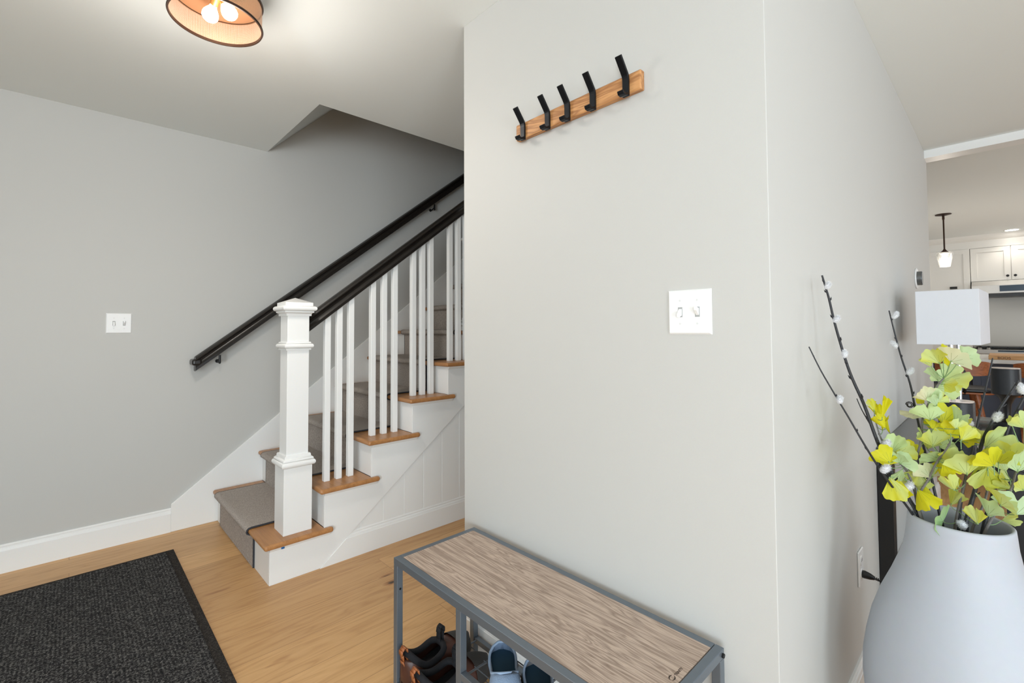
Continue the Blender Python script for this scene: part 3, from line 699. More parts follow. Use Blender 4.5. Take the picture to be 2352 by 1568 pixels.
# ------------------------------------------------------------------ vase
VX, VY = 1.6, .093
va = [(0.0001, 0), (.10, 0), (.118, .006), (.148, .07), (.176, .15), (.194, .235), (.200, .31), (.1985, .36), (.191, .41), (.178, .47), (.158, .53), (.1345, .585), (.1195, .625), (.108, .66), (.1015, .70), (.0985, .735), (.0975, .745), (.094, .7485), (.0895, .745), (.091, .72), (.098, .66), (.125, .58), (.155, .47), (.18, .33), (.16, .15), (.11, .03), (.0001, .02)]
vo = MB().lathe(va, VX, VY, 96).build('floor_vase', 'vase', smooth=True, angle=180)
tag(vo, 'tall matte white floor vase on the oak floor in front of the console table', 'vase')
WILLOW = [[(1.47, 0.3371, 1.3608), (1.475, 0.3292, 1.3218), (1.48, 0.324, 1.2924), (1.485, 0.3138, 1.228), (1.49, 0.2956, 1.1415), (1.5, 0.2818, 1.0844), (1.51, 0.26, 1.0173), (1.52, 0.2407, 0.9399), (1.53, 0.2215, 0.8748), (1.545, 0.1986, 0.8214), (1.565, 0.1726, 0.7629), (1.575, 0.1515, 0.7119), (1.58, 0.1273, 0.6592)], [(1.36, 0.3443, 1.1718), (1.37, 0.3225, 1.1131), (1.39, 0.2961, 1.0486), (1.41, 0.2743, 0.9949), (1.43, 0.2486, 0.9316), (1.46, 0.2287, 0.8786), (1.505, 0.2024, 0.8135), (1.545, 0.1789, 0.7588), (1.57, 0.1593, 0.711), (1.59, 0.1287, 0.634)], [(1.62, 0.2178, 1.2654), (1.62, 0.2073, 1.2038), (1.62, 0.1953, 1.1397), (1.62, 0.1791, 1.0713), (1.62, 0.171, 1.0126), (1.62, 0.1585, 0.926), (1.61, 0.1415, 0.831), (1.6, 0.128, 0.7495), (1.6, 0.1134, 0.636)], [(1.75, 0.0262, 1.1383), (1.74, 0.0335, 1.0978), (1.73, 0.0426, 1.0506), (1.72, 0.0553, 0.9828), (1.7, 0.0641, 0.9285), (1.68, 0.0782, 0.8519), (1.65, 0.0919, 0.7678), (1.62, 0.1003, 0.6338)], [(1.62, -0.0171, 1.0941), (1.61, -0.0037, 1.0664), (1.6, 0.0127, 1.0331), (1.6, 0.0242, 1.0051), (1.6, 0.0422, 0.9591), (1.6, 0.0522, 0.9158), (1.58, 0.0587, 0.8461), (1.57, 0.071, 0.789), (1.56, 0.0825, 0.7321), (1.56, 0.0953, 0.6457)], [(1.66, -0.0279, 1.0587), (1.65, -0.0156, 1.0275), (1.65, -0.0003, 0.9871), (1.64, 0.0119, 0.9368), (1.63, 0.023, 0.8742), (1.62, 0.0333, 0.8119), (1.61, 0.0481, 0.7484), (1.6, 0.063, 0.6538)], [(1.52, 0.2773, 1.0315), (1.525, 0.2676, 1.001), (1.53, 0.2482, 0.9563), (1.54, 0.2269, 0.8941), (1.55, 0.2034, 0.8302), (1.56, 0.1682, 0.7491), (1.58, 0.1436, 0.6536)]]
CATKIN = [(0, (1.471, 0.3251, 1.3318), 0), (0, (1.481, 0.3097, 1.2419), 0), (0, (1.486, 0.2946, 1.1498), 0), (0, (1.516, 0.2184, 0.9221), 1), (0, (1.541, 0.1795, 0.8192), 1), (1, (1.386, 0.2873, 1.0413), 0), (1, (1.456, 0.2129, 0.8731), 1), (2, (1.616, 0.2047, 1.2519), 0), (2, (1.616, 0.2085, 1.1721), 0), (2, (1.616, 0.1779, 1.1027), 0), (2, (1.596, 0.1368, 0.7753), 0), (3, (1.716, 0.0725, 0.9697), 0), (3, (1.676, 0.0641, 0.8416), 0), (4, (1.596, 0.0198, 1.0062), 1), (4, (1.556, 0.0835, 0.7462), 1), (5, (1.656, -0.0218, 1.0709), 1)]
GINKGO = [[(1.58, 0.1096, 1.0931), (1.58, 0.1214, 1.0738), (1.58, 0.1388, 1.0297), (1.58, 0.1524, 0.9863), (1.58, 0.1562, 0.9341), (1.58, 0.1678, 0.8769), (1.58, 0.1727, 0.8195), (1.58, 0.1658, 0.7553), (1.58, 0.1433, 0.6645)], [(1.55, 0.095, 0.9554), (1.55, 0.1065, 0.9263), (1.55, 0.1263, 0.8878), (1.55, 0.1436, 0.8406), (1.55, 0.1565, 0.813), (1.55, 0.1648, 0.7764), (1.56, 0.1525, 0.716), (1.57, 0.1308, 0.6507)], [(1.6, 0.0712, 0.8807), (1.6, 0.0747, 0.8641), (1.6, 0.08, 0.8355), (1.6, 0.0896, 0.7919), (1.6, 0.0989, 0.7364), (1.6, 0.1091, 0.6482)], [(1.58, -0.0202, 0.933), (1.58, -0.0076, 0.8912), (1.58, 0.0033, 0.8432), (1.58, 0.0188, 0.8054), (1.58, 0.0415, 0.7538), (1.58, 0.0656, 0.6699)], [(1.56, 0.2477, 0.9842), (1.56, 0.2335, 0.9233), (1.56, 0.2102, 0.888), (1.56, 0.1949, 0.8687), (1.56, 0.177, 0.834), (1.57, 0.1586, 0.7382), (1.58, 0.136, 0.6349)], [(1.68, 0.0269, 0.938), (1.67, 0.0364, 0.8629), (1.66, 0.0481, 0.7876), (1.64, 0.07, 0.7228), (1.62, 0.0869, 0.6385)]]
LEAVES = [(0, (1.5383, 0.1131, 1.13), (1.5135, 0.1276, 1.1645), 0.0459, 0.5), (0, (1.5575, 0.1084, 1.1417), (1.5353, 0.1084, 1.1705), 0.0299, 0.9), (0, (1.518, 0.0925, 1.1367), (1.5081, 0.0728, 1.1618), 0.0615, 0), (0, (1.6202, 0.1167, 1.0814), (1.6302, 0.0741, 1.111), 0.0743, 0.3), (0, (1.6018, 0.1225, 1.0841), (1.5829, 0.1275, 1.114), 0.041, 0.1), (0, (1.5744, 0.1112, 1.0792), (1.5582, 0.0853, 1.0735), 0.0336, 0.6), (0, (1.5307, 0.137, 1.0387), (1.506, 0.1433, 1.07), 0.0424, -0.5), (0, (1.5357, 0.1303, 1.0389), (1.5521, 0.1136, 1.0622), 0.036, 0.1), (0, (1.6095, 0.1504, 1.0221), (1.6198, 0.1637, 1.0311), 0.0172, 0.9), (0, (1.6061, 0.1645, 0.9978), (1.5857, 0.1778, 0.9855), 0.0616, -0.5), (0, (1.5472, 0.1349, 0.9901), (1.5485, 0.1376, 1.0273), 0.0594, 0.2), (0, (1.5978, 0.1154, 0.9795), (1.6106, 0.1045, 1.0239), 0.0681, 0.85), (0, (1.6156, 0.0955, 0.9734), (1.5899, 0.0717, 1.0099), 0.0551, 0.1), (1, (1.5827, 0.106, 0.9453), (1.5863, 0.0906, 0.969), 0.0439, 0.9), (0, (1.5707, 0.1502, 0.9416), (1.5496, 0.1586, 0.9595), 0.0301, 0.2), (1, (1.5668, 0.1335, 0.9229), (1.5413, 0.1315, 0.9665), 0.0535, 0.5), (1, (1.6222, 0.1249, 0.9115), (1.6354, 0.1049, 0.9305), 0.0484, 0.1), (1, (1.5757, 0.1233, 0.8869), (1.5607, 0.1428, 0.9112), 0.0571, 0.15), (4, (1.5691, 0.2142, 0.8933), (1.5677, 0.2038, 0.9383), 0.0435, 0.2), (4, (1.5659, 0.2035, 0.8893), (1.5783, 0.1775, 0.9163), 0.0534, 0.6), (4, (1.521, 0.1932, 0.8773), (1.5117, 0.1976, 0.9068), 0.0454, 0.0), (4, (1.5319, 0.1934, 0.8751), (1.5234, 0.1686, 0.8928), 0.049, 0.05), (4, (1.4794, 0.2064, 0.8845), (1.4646, 0.2247, 0.9167), 0.0536, 0.9), (4, (1.5575, 0.2339, 0.9718), (1.5297, 0.2419, 1.0209), 0.0316, 1), (4, (1.4656, 0.218, 0.9899), (1.4669, 0.2123, 1.0454), 0.0172, 1), (4, (1.4937, 0.2367, 1.0061), (1.4904, 0.2443, 1.0355), 0.0207, 0.7), (4, (1.5165, 0.2184, 0.9602), (1.5037, 0.2299, 0.9927), 0.0259, 0.95), (4, (1.5797, 0.2344, 0.9416), (1.5595, 0.2238, 0.9862), 0.0202, 1), (4, (1.5095, 0.2127, 0.8421), (1.4897, 0.1902, 0.7972), 0.0515, 0.8), (4, (1.5359, 0.1904, 0.8621), (1.5197, 0.1991, 0.835), 0.0278, 0.1), (1, (1.5527, 0.1578, 0.8624), (1.56, 0.1741, 0.8269), 0.0414, 0.5), (1, (1.5485, 0.1387, 0.8486), (1.5464, 0.1532, 0.8788), 0.0528, 0), (1, (1.6185, 0.1425, 0.8324), (1.5936, 0.118, 0.8687), 0.0552, 0), (2, (1.5174, 0.0938, 0.8359), (1.4988, 0.105, 0.8656), 0.034, 0.4), (2, (1.6018, 0.0967, 0.8151), (1.6026, 0.0981, 0.849), 0.0239, 0.8), (1, (1.5385, 0.1136, 0.8931), (1.525, 0.0877, 0.8727), 0.0459, 1), (2, (1.5313, 0.0718, 0.8734), (1.5243, 0.0734, 0.9217), 0.0718, 0.45), (5, (1.5151, 0.0797, 0.9547), (1.52, 0.0588, 0.9852), 0.0355, 0.75), (5, (1.6175, 0.085, 0.9368), (1.6352, 0.0424, 0.955), 0.0259, 0.8), (5, (1.5982, 0.0424, 0.929), (1.6162, 0.0086, 0.9724), 0.0818, 0.35), (5, (1.5122, 0.027, 0.9072), (1.4966, 0.0398, 0.9418), 0.0613, 0.9), (3, (1.6259, 0.0102, 0.8741), (1.6347, 0.022, 0.9078), 0.0433, 0.3), (5, (1.5593, 0.0383, 0.8924), (1.5764, 0.0506, 0.8413), 0.0698, 0.6), (3, (1.5845, 0.0309, 0.8724), (1.5954, 0.0184, 0.8387), 0.0287, 0.2), (3, (1.5452, -0.0091, 0.8953), (1.5248, -0.0113, 0.9517), 0.0692, 0.05), (3, (1.5633, -0.0168, 0.852), (1.5401, -0.0018, 0.8821), 0.0417, 0.4), (3, (1.5558, -0.0035, 0.7965), (1.5739, -0.0098, 0.8377), 0.0763, 0), (3, (1.5498, 0.0411, 0.7841), (1.5202, 0.0373, 0.8275), 0.0562, 0.1), (2, (1.5154, 0.0572, 0.7688), (1.4939, 0.0616, 0.8093), 0.0372, 0.6), (2, (1.604, 0.1071, 0.7758), (1.5922, 0.0928, 0.8105), 0.0325, 0.6), (2, (1.5448, 0.1178, 0.7486), (1.5197, 0.1245, 0.7719), 0.0692, -1), (3, (1.6278, 0.0197, 0.7567), (1.619, -0.0075, 0.7715), 0.0295, 0.3), (1, (1.535, 0.162, 0.8182), (1.5079, 0.1357, 0.7886), 0.0491, 0.95), (3, (1.5166, 0.0195, 0.8204), (1.4951, 0.0165, 0.8545), 0.0614, 0.5), (3, (1.5912, -0.0219, 0.9882), (1.5687, -0.0157, 1.0193), 0.0441, 0.3), (0, (1.5149, 0.0876, 0.9802), (1.5094, 0.0771, 1.0017), 0.0339, 0.4), (0, (1.5399, 0.1302, 0.9685), (1.5598, 0.1207, 0.9872), 0.0394, 0.85), (5, (1.5247, 0.0575, 0.9247), (1.5211, 0.0463, 0.9101), 0.039, 0.9), (1, (1.6029, 0.1131, 0.8995), (1.5933, 0.1272, 0.8795), 0.0444, 0.8), (5, (1.6285, 0.007, 0.9149), (1.6224, 0.0004, 0.9292), 0.0313, 0.8)]

rnd = random.Random(7)
def spl(pts, n=4):
    P_ = [Vector(p) for p in pts]; out = []
    for i in range(len(P_)-1):
        p0, p1, p2, p3 = P_[max(i-1, 0)], P_[i], P_[i+1], P_[min(i+2, len(P_)-1)]
        for k in range(n):
            t = k/n; out.append(.5*((2*p1)+(p2-p0)*t+(2*p0-5*p1+4*p2-p3)*t*t+(3*p1-p0-3*p2+p3)*t**3))
    return out+[P_[-1]]
WL = ['tallest dark willow branch with white catkins, leaning to the wall', 'thin dark willow branch leaning furthest out over the wall corner', 'dark willow branch with a curl at its foot, upright before the wall', 'thin bluish-dark willow branch pointing up below the lamp shade',
      'willow branch slanting over the black speaker on its stand', 'thick willow branch leaning right over the vase rim', 'short bare willow twig beside the tallest branch']
WR = [.0054, .0034, .0036, .0036, .0052, .0050, .0026]
for i, w_ in enumerate(WILLOW):
    t = thing('willow_branch', WL[i], 'branch', w_[-1], 0, 'dark willow branches in the vase')
    path = spl(w_); n = len(path); r1 = WR[i]
    rs = [r1*(.42+.58*k/(n-1)) for k in range(n)]
    s_ = MB().tube(path, rs, 8)
    for k in range(2, n-3, 3):     # leaf scars and buds
        d = (path[k]-path[k+1]).normalized(); sd_ = d.orthogonal().normalized(); sd_.rotate(Matrix.Rotation(rnd.uniform(0, 6.28), 3, d)); p = path[k]
        s_.tube([p, p+(sd_*1.5+d*1.2)*rs[k], p+(sd_*2.0+d*3.2)*rs[k]], [rs[k]*1.05, rs[k]*.7, rs[k]*.15], 6)
    s_.build('stem', 'bark', t, smooth=True)
    if i == 2:
        p = Vector(w_[4]); cu = [p+Vector((.0, .004+.0085*math.cos(a*.7)*(1-a/30), .0085*math.sin(a*.7)*(1-a/30))) + Vector((-.002*a*.2, .006, .002)) for a in range(0, 20)]
        MB().tube(cu, .0011, 6).build('tendril', 'bark', t, smooth=True)
    for ci, cp, g in CATKIN:
        if ci != i: continue
        near = min(path, key=lambda q: (q-Vector(cp)).length)
        d = (Vector(cp)-near); d = (d if d.length > .004 else Vector((0, 0, .01))).normalized(); d = (d*.7+Vector((0, 0, 1))).normalized()
        R3 = Vector((0, 0, 1)).rotation_difference(d).to_matrix(); m_ = MB(); S_ = .0092 if not g else .0112
        m_.ball((0, 0, 0), S_*.72, 14, (1, .9, 1.55))
        for _ in range(1100):
            u_ = rnd.uniform(-1, 1); a = rnd.uniform(0, 2*PI); q = math.sqrt(1-u_*u_); nn = Vector((q*math.cos(a), q*math.sin(a), u_))
            b0 = Vector((nn.x*S_*.68, nn.y*S_*.62, nn.z*S_*1.08)); tip = b0+(nn*.7+Vector((rnd.uniform(-.7, .7), rnd.uniform(-.7, .7), rnd.uniform(-.1, 1.1))))*S_*rnd.uniform(.15, .42)
            o1 = nn.orthogonal().normalized()*.00032; o2 = nn.cross(o1).normalized()*.00032
            m_.add([b0+o1, b0-o1*.5+o2, b0-o1*.5-o2, tip], [(0, 1, 3), (1, 2, 3), (2, 0, 3)])
        for k in range(len(m_.v)): m_.v[k] = R3 @ m_.v[k]+Vector(cp)
        m_.build('catkin', 'fluff', t)
GL = ['tallest leafy branch with pale green fan leaves below the lamp shade', 'leafy branch with pale fan leaves in the middle of the vase', 'short leafy branch with olive fan leaves near the vase centre', 'leafy branch with large pale fan leaves at the right of the vase',
      'leafy branch with bright yellow leaves leaning left to the wall', 'leafy branch with broad yellow leaves behind the thick willow branch']
def tint(c_):
    pale = Vector((196, 224, 186)); lime = Vector((205, 212, 112)); yel = Vector((216, 208, 14)); cream = Vector((220, 218, 186)); grn = Vector((150, 192, 136))
    if c_ < -.75: q = grn
    elif c_ < 0: q = cream
    elif c_ < .5: q = pale.lerp(lime, c_/.5)
    else: q = lime.lerp(yel, (c_-.5)/.5)
    return srgb(*q)
for i, w_ in enumerate(GINKGO):
    t = thing('ginkgo_branch', GL[i], 'branch', w_[-1], 0, 'leafy ginkgo branches in the vase')
    path = spl(w_); n = len(path)
    s_ = MB().tube(path, [.0017+.0016*k/(n-1) for k in range(n)], 8)
    for k in range(3, n-4, 4): s_.ball(path[k], .0036, 6)
    s_.build('stem', 'gbark', t, smooth=True)
    fo = MB(); tints = []; uvs = []; pe = MB()
    allv = list(LEAVES)
    for (g, B_, T_, wd, c_) in LEAVES:      # smaller leaves behind the front ones
        b2 = Vector(B_)+Vector((rnd.uniform(.015, .05), rnd.uniform(-.02, .02), rnd.uniform(-.025, .012))); a2 = rnd.uniform(-.9, .9)
        d2 = Vector(T_)-Vector(B_); d2.rotate(Matrix.Rotation(a2, 3, 'X'))
        if b2.z < .80 or (g == 4 and b2.z > .94): continue
        allv.append((g, b2, b2+d2*rnd.uniform(.8, 1), wd*rnd.uniform(.7, .9), min(1, max(0, c_+rnd.uniform(-.2, .5)))))
    for g, B_, T_, wd, c_ in allv:
        if g != i: continue
        B_ = Vector(B_); T_ = Vector(T_); T_ = B_+(T_-B_)*1.12; wd = wd*1.32; ax = T_-B_; Ln = ax.length; ax.normalize()
        nrm = Vector((-1, rnd.uniform(-1.0, .7), rnd.uniform(-.5, .9))); nrm = (nrm-ax*nrm.dot(ax)).normalized(); sd_ = ax.cross(nrm)
        NR, NN = 7, 40; amp = math.atan2(wd*.62, Ln*.62); amp = min(1.35, max(.55, amp)); o_ = len(fo.v); vs = []; fs = []
        cup = rnd.uniform(-.55, .55); rnd_n = rnd.uniform(.05, .38); fold = rnd.uniform(-.5, .5); ph = rnd.uniform(0, 6); tt = tint(c_+rnd.uniform(-.05, .05) if 0 <= c_ <= 1 else c_)
        for r in range(NR+1):
            fr = r/NR
            for k in range(NN+1):
                a = (k/NN*2-1); an = a*amp
                rad = Ln*fr*(1-.10*a*a)*(1+(.022*math.sin(a*17+ph)+.035*math.sin(a*6.3+ph*2))*fr**3) * (1 - rnd_n*math.exp(-(a/.09)**2)*max(0, fr-.55)/.45)
                wav = Ln*(.075*math.sin(a*4.2+ph)*fr*fr + .03*math.sin(a*11+ph)*fr**3 + cup*.5*a*a*fr + fold*.35*fr*fr*fr + .12*cup*fr*fr)
                wx = math.sin(an)*rad*min(1.5, wd/(2*Ln*math.sin(amp)))
                vs.append(B_+ax*math.cos(an)*rad*.98+sd_*wx+nrm*wav); uvs.append((k/NN, fr)); tints.append((tt, fr, a, ph, c_))
        for r in range(NR):
            for k in range(NN): fs.append((r*(NN+1)+k, r*(NN+1)+k+1, (r+1)*(NN+1)+k+1, (r+1)*(NN+1)+k))
        fo.add(vs, fs)
        q = min(path[:-4], key=lambda p: (p-B_).length+ .6*max(0, p.z-B_.z))
        midp = (q+B_)/2+Vector((0, 0, -.004)); 
        if (q-B_).length < .11: pe.tube(spl([q, midp, B_, B_+ax*Ln*.12], 3), .0009, 6)
        else: pe.tube([B_-Vector((0, 0, .02)), B_, B_+ax*Ln*.12], .0009, 6)
    f_ = fo.build('foliage', 'leaf', t, smooth=True, angle=180)
    me = f_.data; ca = me.color_attributes.new('tint', 'FLOAT_COLOR', 'POINT')
    for k, (tt, fr, a, ph, c_) in enumerate(tints):
        y = srgb(222, 212, 20); mxk = .5*max(0, math.sin(a*3+ph))*fr if c_ > .2 else .12*fr
        p_ = srgb(206, 228, 184); mp_ = .45*max(0, math.sin(a*2.3+ph*1.7))*(1-.3*fr) if c_ < .85 else 0
        col = [tt[j]*(1-mxk)+y[j]*mxk for j in range(3)]; col = [col[j]*(1-mp_)+p_[j]*mp_ for j in range(3)]
        ca.data[k].color = (*col, 1)
    ul = me.uv_layers.new(name='UVMap')
    for l_ in me.loops: ul.data[l_.index].uv = uvs[l_.vertex_index]
    if pe.v: pe.build('petioles', 'petiole', t, smooth=True)

# ------------------------------------------------------------------ outlet, cord, thermostat
ot = thing('wall_outlet', 'white duplex wall outlet with a black plug beside the vase', 'outlet', (1.985, YC, .40))
MB().box(1.950, YC-.006, .342, 2.020, YC, .458).build('cover_plate', 'white', ot, bev=.003, seg=3)
for z in (.422, .378):
    r_ = MB().tube([(1.985, YC-.0075, z), (1.985, YC-.005, z)], .0165, 20).build('receptacle', 'white', ot)
    MB().box(1.978, YC-.0079, z-.002, 1.980, YC-.0074, z+.008).box(1.989, YC-.0079, z-.002, 1.991, YC-.0074, z+.008).build('slots', 'black', r_)
pc = thing('power_cord', 'black plug and cord running from the wall outlet behind the vase', 'cord', (1.985, YC-.02, .37))
MB().tube([(1.985, YC-.008, .378), (1.985, YC-.014, .378), (1.986, YC-.03, .376), (1.987, YC-.042, .374)], [.012, .013, .010, .0055], 12).build('plug', 'black', pc, smooth=True)
cd = spl([(1.987, YC-.04, .374), (1.99, YC-.065, .370), (2.03, YC-.10, .362), (2.07, YC-.10, .30), (2.10, YC-.07, .15), (2.12, YC-.05, .04), (2.16, YC-.045, .0045)], 6)
MB().tube(cd, .0028, 8).build('cord', 'black', pc, smooth=True)
for k in range(4): MB().tube([(1.987, YC-.044-k*.005, .374-k*.0007), (1.987, YC-.047-k*.005, .3735-k*.0007)], .0052, 10).build('strain_relief', 'black', pc)
th = thing('thermostat', 'round thermostat with a dark metal ring on a white plate near the wall end', 'thermostat', (3.73, YC, 1.515))
MB().tube([(3.73, YC-.0005, 1.515), (3.73, YC-.007, 1.515)], .063, 40).build('wall_plate', 'white', th, bev=.002)
MB().tube([(3.73, YC-.007, 1.515), (3.73, YC-.029, 1.515)], .042, 40).build('ring', 'thermo', th, bev=.002, smooth=True)
MB().tube([(3.73, YC-.0285, 1.515), (3.73, YC-.031, 1.515)], .039, 40).build('display', 'screen', th)

# ------------------------------------------------------------------ console table and what stands on it
ct = thing('console_table', 'glass-topped console table with a black frame along the right wall', 'table', (2.85, .16, 0))
CX0, CX1, CY0, CY1, CZ = 2.33, 3.52, -.035, .367, .744
MB().box(CX0+.002, CY0+.002, CZ-.010, CX1-.002, CY1-.002, CZ).build('glass_top', 'tglass', ct)
for x in (CX0, CX1-.05):
    for y in (CY0, CY1-.05):
        MB().box(x, y, 0, x+.05, y+.05, CZ-.011).build('leg', 'black', ct, bev=.002)
fr_ = MB()
for y in (CY0+.012, CY1-.04): fr_.box(CX0+.05, y, CZ-.041, CX1-.05, y+.028, CZ-.011)
for x in (CX0+.012, CX1-.04): fr_.box(x, CY0+.05, CZ-.041, x+.028, CY1-.05, CZ-.011)
fr_.build('apron', 'black', ct, bev=.001)
MB().box(CX0+.05, CY0+.015, .18, CX1-.05, CY1-.015, .198).build('lower_shelf', 'black', ct, bev=.001)
tl = thing('table_lamp', 'table lamp with a rectangular white linen shade on the console table', 'lamp', (3.045, .17, CZ), math.radians(-3))
L2, W2 = .21, .105
sh = MB()
for (a, b, hz, th_) in (((-L2, -W2), (L2, W2), 0, 0),):
    A = [(-L2, -W2), (L2, -W2), (L2, W2), (-L2, W2)]; I = [(-L2+.003, -W2+.003), (L2-.003, -W2+.003), (L2-.003, W2-.003), (-L2+.003, W2-.003)]
    z0, z1 = .397, .640
    sh.add([(x, y, z0) for x, y in A]+[(x, y, z1) for x, y in A]+[(x, y, z0) for x, y in I]+[(x, y, z1) for x, y in I],
           [(i, (i+1) % 4, (i+1) % 4+4, i+4) for i in range(4)]+[(i+8, i+12, (i+1) % 4+12, (i+1) % 4+8) for i in range(4)]+[(i, i+8, (i+1) % 4+8, (i+1) % 4) for i in range(4)]+[(i+4, (i+1) % 4+4, (i+1) % 4+12, i+12) for i in range(4)])
sh.build('lamp_shade', 'shade', tl, local=True, bev=.0015)
bs = MB().box(-.14, -.05, .0005, .14, .05, .020).build('base', 'chrome', tl, local=True, bev=.002)
for x in (-.12, .12): MB().tube([(x, .0, .02), (x, .0, .40)], .008, 12).build('upright', 'chrome', tl, local=True, smooth=True)
MB().box(-.2, -.004, .40, .2, .004, .408).box(-.004, -.1, .40, .004, .1, .408).tube([(0, 0, .40), (0, 0, .45)], .014).build('harp', 'chrome', tl, local=True)
MB().tube([(0, 0, .45), (0, 0, .48), (0, 0, .53), (0, 0, .56)], [.012, .026, .028, .006], 14).build('bulb', 'white', tl, local=True, smooth=True)
def rr(hw, hd, r, n=6):
    pts = []
    for cx, cy, a0 in ((hw-r, hd-r, 0), (-hw+r, hd-r, 90), (-hw+r, -hd+r, 180), (hw-r, -hd+r, 270)):
        for k in range(n+1):
            a = math.radians(a0+90*k/n); pts.append((cx+r*math.cos(a), cy+r*math.sin(a)))
    return pts
def speaker(label, loc, hw, hgt, stand):
    t = thing('speaker', label, 'speaker', loc, math.radians(-4))
    MB().prism(rr(hw, hw, hw*.72), 2, 0, hgt).build('cabinet', 'soft', t, local=True, smooth=True, bev=.003)
    MB().prism(rr(hw-.002, hw-.002, hw*.70), 2, hgt, hgt+.003).build('top_panel', 'pale', t, local=True)  # pale colour paints the ceiling's reflection on the glossy black top
    if stand:
        pr = [(.014, -loc[2]+.012), (.014, -.25), (.016, -.12), (.020, -.06), (.034, -.022), (.052, -.004), (.055, 0)]
        MB().lathe(pr, 0, 0, 24).build('stand_column', 'black', t, local=True, smooth=True)
        MB().lathe([(.13, -loc[2]), (.13, -loc[2]+.008), (.12, -loc[2]+.012), (.001, -loc[2]+.012)], 0, 0, 32).build('stand_base', 'black', t, local=True)
speaker('black curved speaker on a slim black floor stand beyond the console table', (4.02, .009, .822), .0625, .152, True)
speaker('black curved speaker with a ceiling reflection painted on its top, standing on the console table', (2.75, .155, CZ), .057, .160, False)

# ------------------------------------------------------------------ kitchen
def cabinet(name, label, y0, y1, z0, z1, x, doors, knob_z, knobs, group=None, depth=.33):
    t = thing(name, label, 'cabinet', (x+depth/2, (y0+y1)/2, z0), 0, group)
    MB().box(x+.02, y0, z0, x+depth, y1, z1).build('body', 'cab', t)
    w_ = (y1-y0)/doors
    for i in range(doors):
        a = y0+w_*i+.003; b = a+w_-.006; fw = .062
        d = MB().box(x, a, z0+.003, x+.019, a+fw, z1-.003).box(x, b-fw, z0+.003, x+.019, b, z1-.003).box(x, a+fw, z0+.003, x+.019, b-fw, z0+fw).box(x, a+fw, z1-fw, x+.019, b-fw, z1-.003).box(x+.009, a+fw, z0+fw, x+.019, b-fw, z1-fw)
        d = d.build('door', 'cab', t)
        if knobs:
            ky = (a+.032) if i else (b-.032)
            MB().tube([(x, ky, knob_z), (x-.012, ky, knob_z), (x-.018, ky, knob_z), (x-.026, ky, knob_z)], [.006, .006, .016, .012], 12).build('knob', 'iron', d, smooth=True)
    return t
tc_ = cabinet('pantry_cabinet', 'tall white panelled cabinet at the left end of the kitchen', .322, .80, .0, 2.300, XK-.02, 1, 0, False, None, .62)
MB().box(XK-.050, .455, 1.752, XK-.020, .530, 1.784).build('handle', 'iron', tc_, bev=.002)
UZ0, UZ1 = 1.842, 2.300
cabinet('upper_cabinet', 'white two-door wall cabinet above the steel range hood', -.455, .318, UZ0, UZ1, XK, 2, 1.898, True, 'white wall cabinets')
cabinet('upper_cabinet', 'white two-door wall cabinet right of the range hood', -1.26, -.462, 1.40, UZ1, XK, 2, 1.47, True, 'white wall cabinets')
struct(MB().sweep([(0, 0), (0, .175), (-.055, .175), (-.045, .150), (-.03, .125), (-.012, .105), (-.004, .10), (-.004, 0)], (XK, -3.6, 2.300), (XK, 1.09, 2.300), (1, 0, 0)).build('trim_3', 'cab'))
struct(MB().box(XK+.34, -3.6, .92, XK+.36, .33, 1.84).build('wall_backsplash', 'splash'))
hd = thing('range_hood', 'stainless steel range hood with a blue lit control strip', 'range hood', (XK, -.068, 1.62))
MB().box(XK-.10, -.448, 1.664, XK+.33, .312, 1.775).build('canopy', 'stainless', hd, bev=.003)
MB().add([(XK-.095, -.447, 1.7751), (XK-.095, .311, 1.7751), (XK-.01, .311, 1.838), (XK-.01, -.447, 1.838), (XK+.33, -.447, 1.7751), (XK+.33, .311, 1.7751), (XK+.33, .312, 1.838), (XK+.33, -.448, 1.838)],
         [(0, 1, 2, 3), (0, 3, 7, 4), (1, 5, 6, 2), (3, 2, 6, 7), (4, 5, 1, 0), (4, 7, 6, 5)]).build('upper_panel', 'stainless', hd)
MB().box(XK-.104, -.25, 1.688, XK-.099, .045, 1.765).build('control_panel', 'screen', hd)
MB().box(XK-.09, -.44, 1.62, XK+.3, .305, 1.663).build('filter', 'black', hd)
MB().box(XK-.095, .20, 1.648, XK-.088, .26, 1.654).build('badge', 'stainless', hd)
rg = thing('gas_range', 'stainless steel gas range with black grates under the hood', 'range', (XK, -.07, 0))
MB().box(XK-.28, -.448, 0, XK+.33, .300, .90).build('body', 'stainless', rg, bev=.004)
gr = MB().box(XK-.16, -.43, .935, XK+.30, .285, .955)
for k in range(6): gr.box(XK-.16, -.43+k*.138, .90, XK-.145, -.415+k*.138, .955)
gr.build('grates', 'black', rg, bev=.004)
MB().box(XK-.31, -.448, .865, XK-.17, .300, .918).build('control_panel', 'stainless', rg, bev=.003)
for y in (.245, .165, -.30, -.38): MB().tube([(XK-.24, y, .918), (XK-.25, y, .935), (XK-.262, y, .952)], [.021, .02, .017], 14).build('knob', 'chrome', rg, smooth=True)
MB().box(XK-.311, -.24, .895, XK-.305, .08, .914).build('display', 'screen', rg)
for (a, b, nm, lb) in ((.303, .333, 'counter', ''), ):
    pass
bc = thing('base_cabinet', 'white base cabinet right of the gas range', 'cabinet', (XK, -.86, 0)); MB().box(XK-.27, -1.26, .1, XK+.33, -.455, .88).build('body', 'cab', bc)
for k in range(2): MB().box(XK-.29, -1.257+.403*k, .115, XK-.271, -.862+.403*k, .87).build('door', 'cab', bc, bev=.003)
tag(MB().box(XK-.30, -1.27, .881, XK+.339, -.452, .92).build('worktop', 'stone', bev=.003), 'white stone worktop on the base cabinet right of the range', 'worktop')
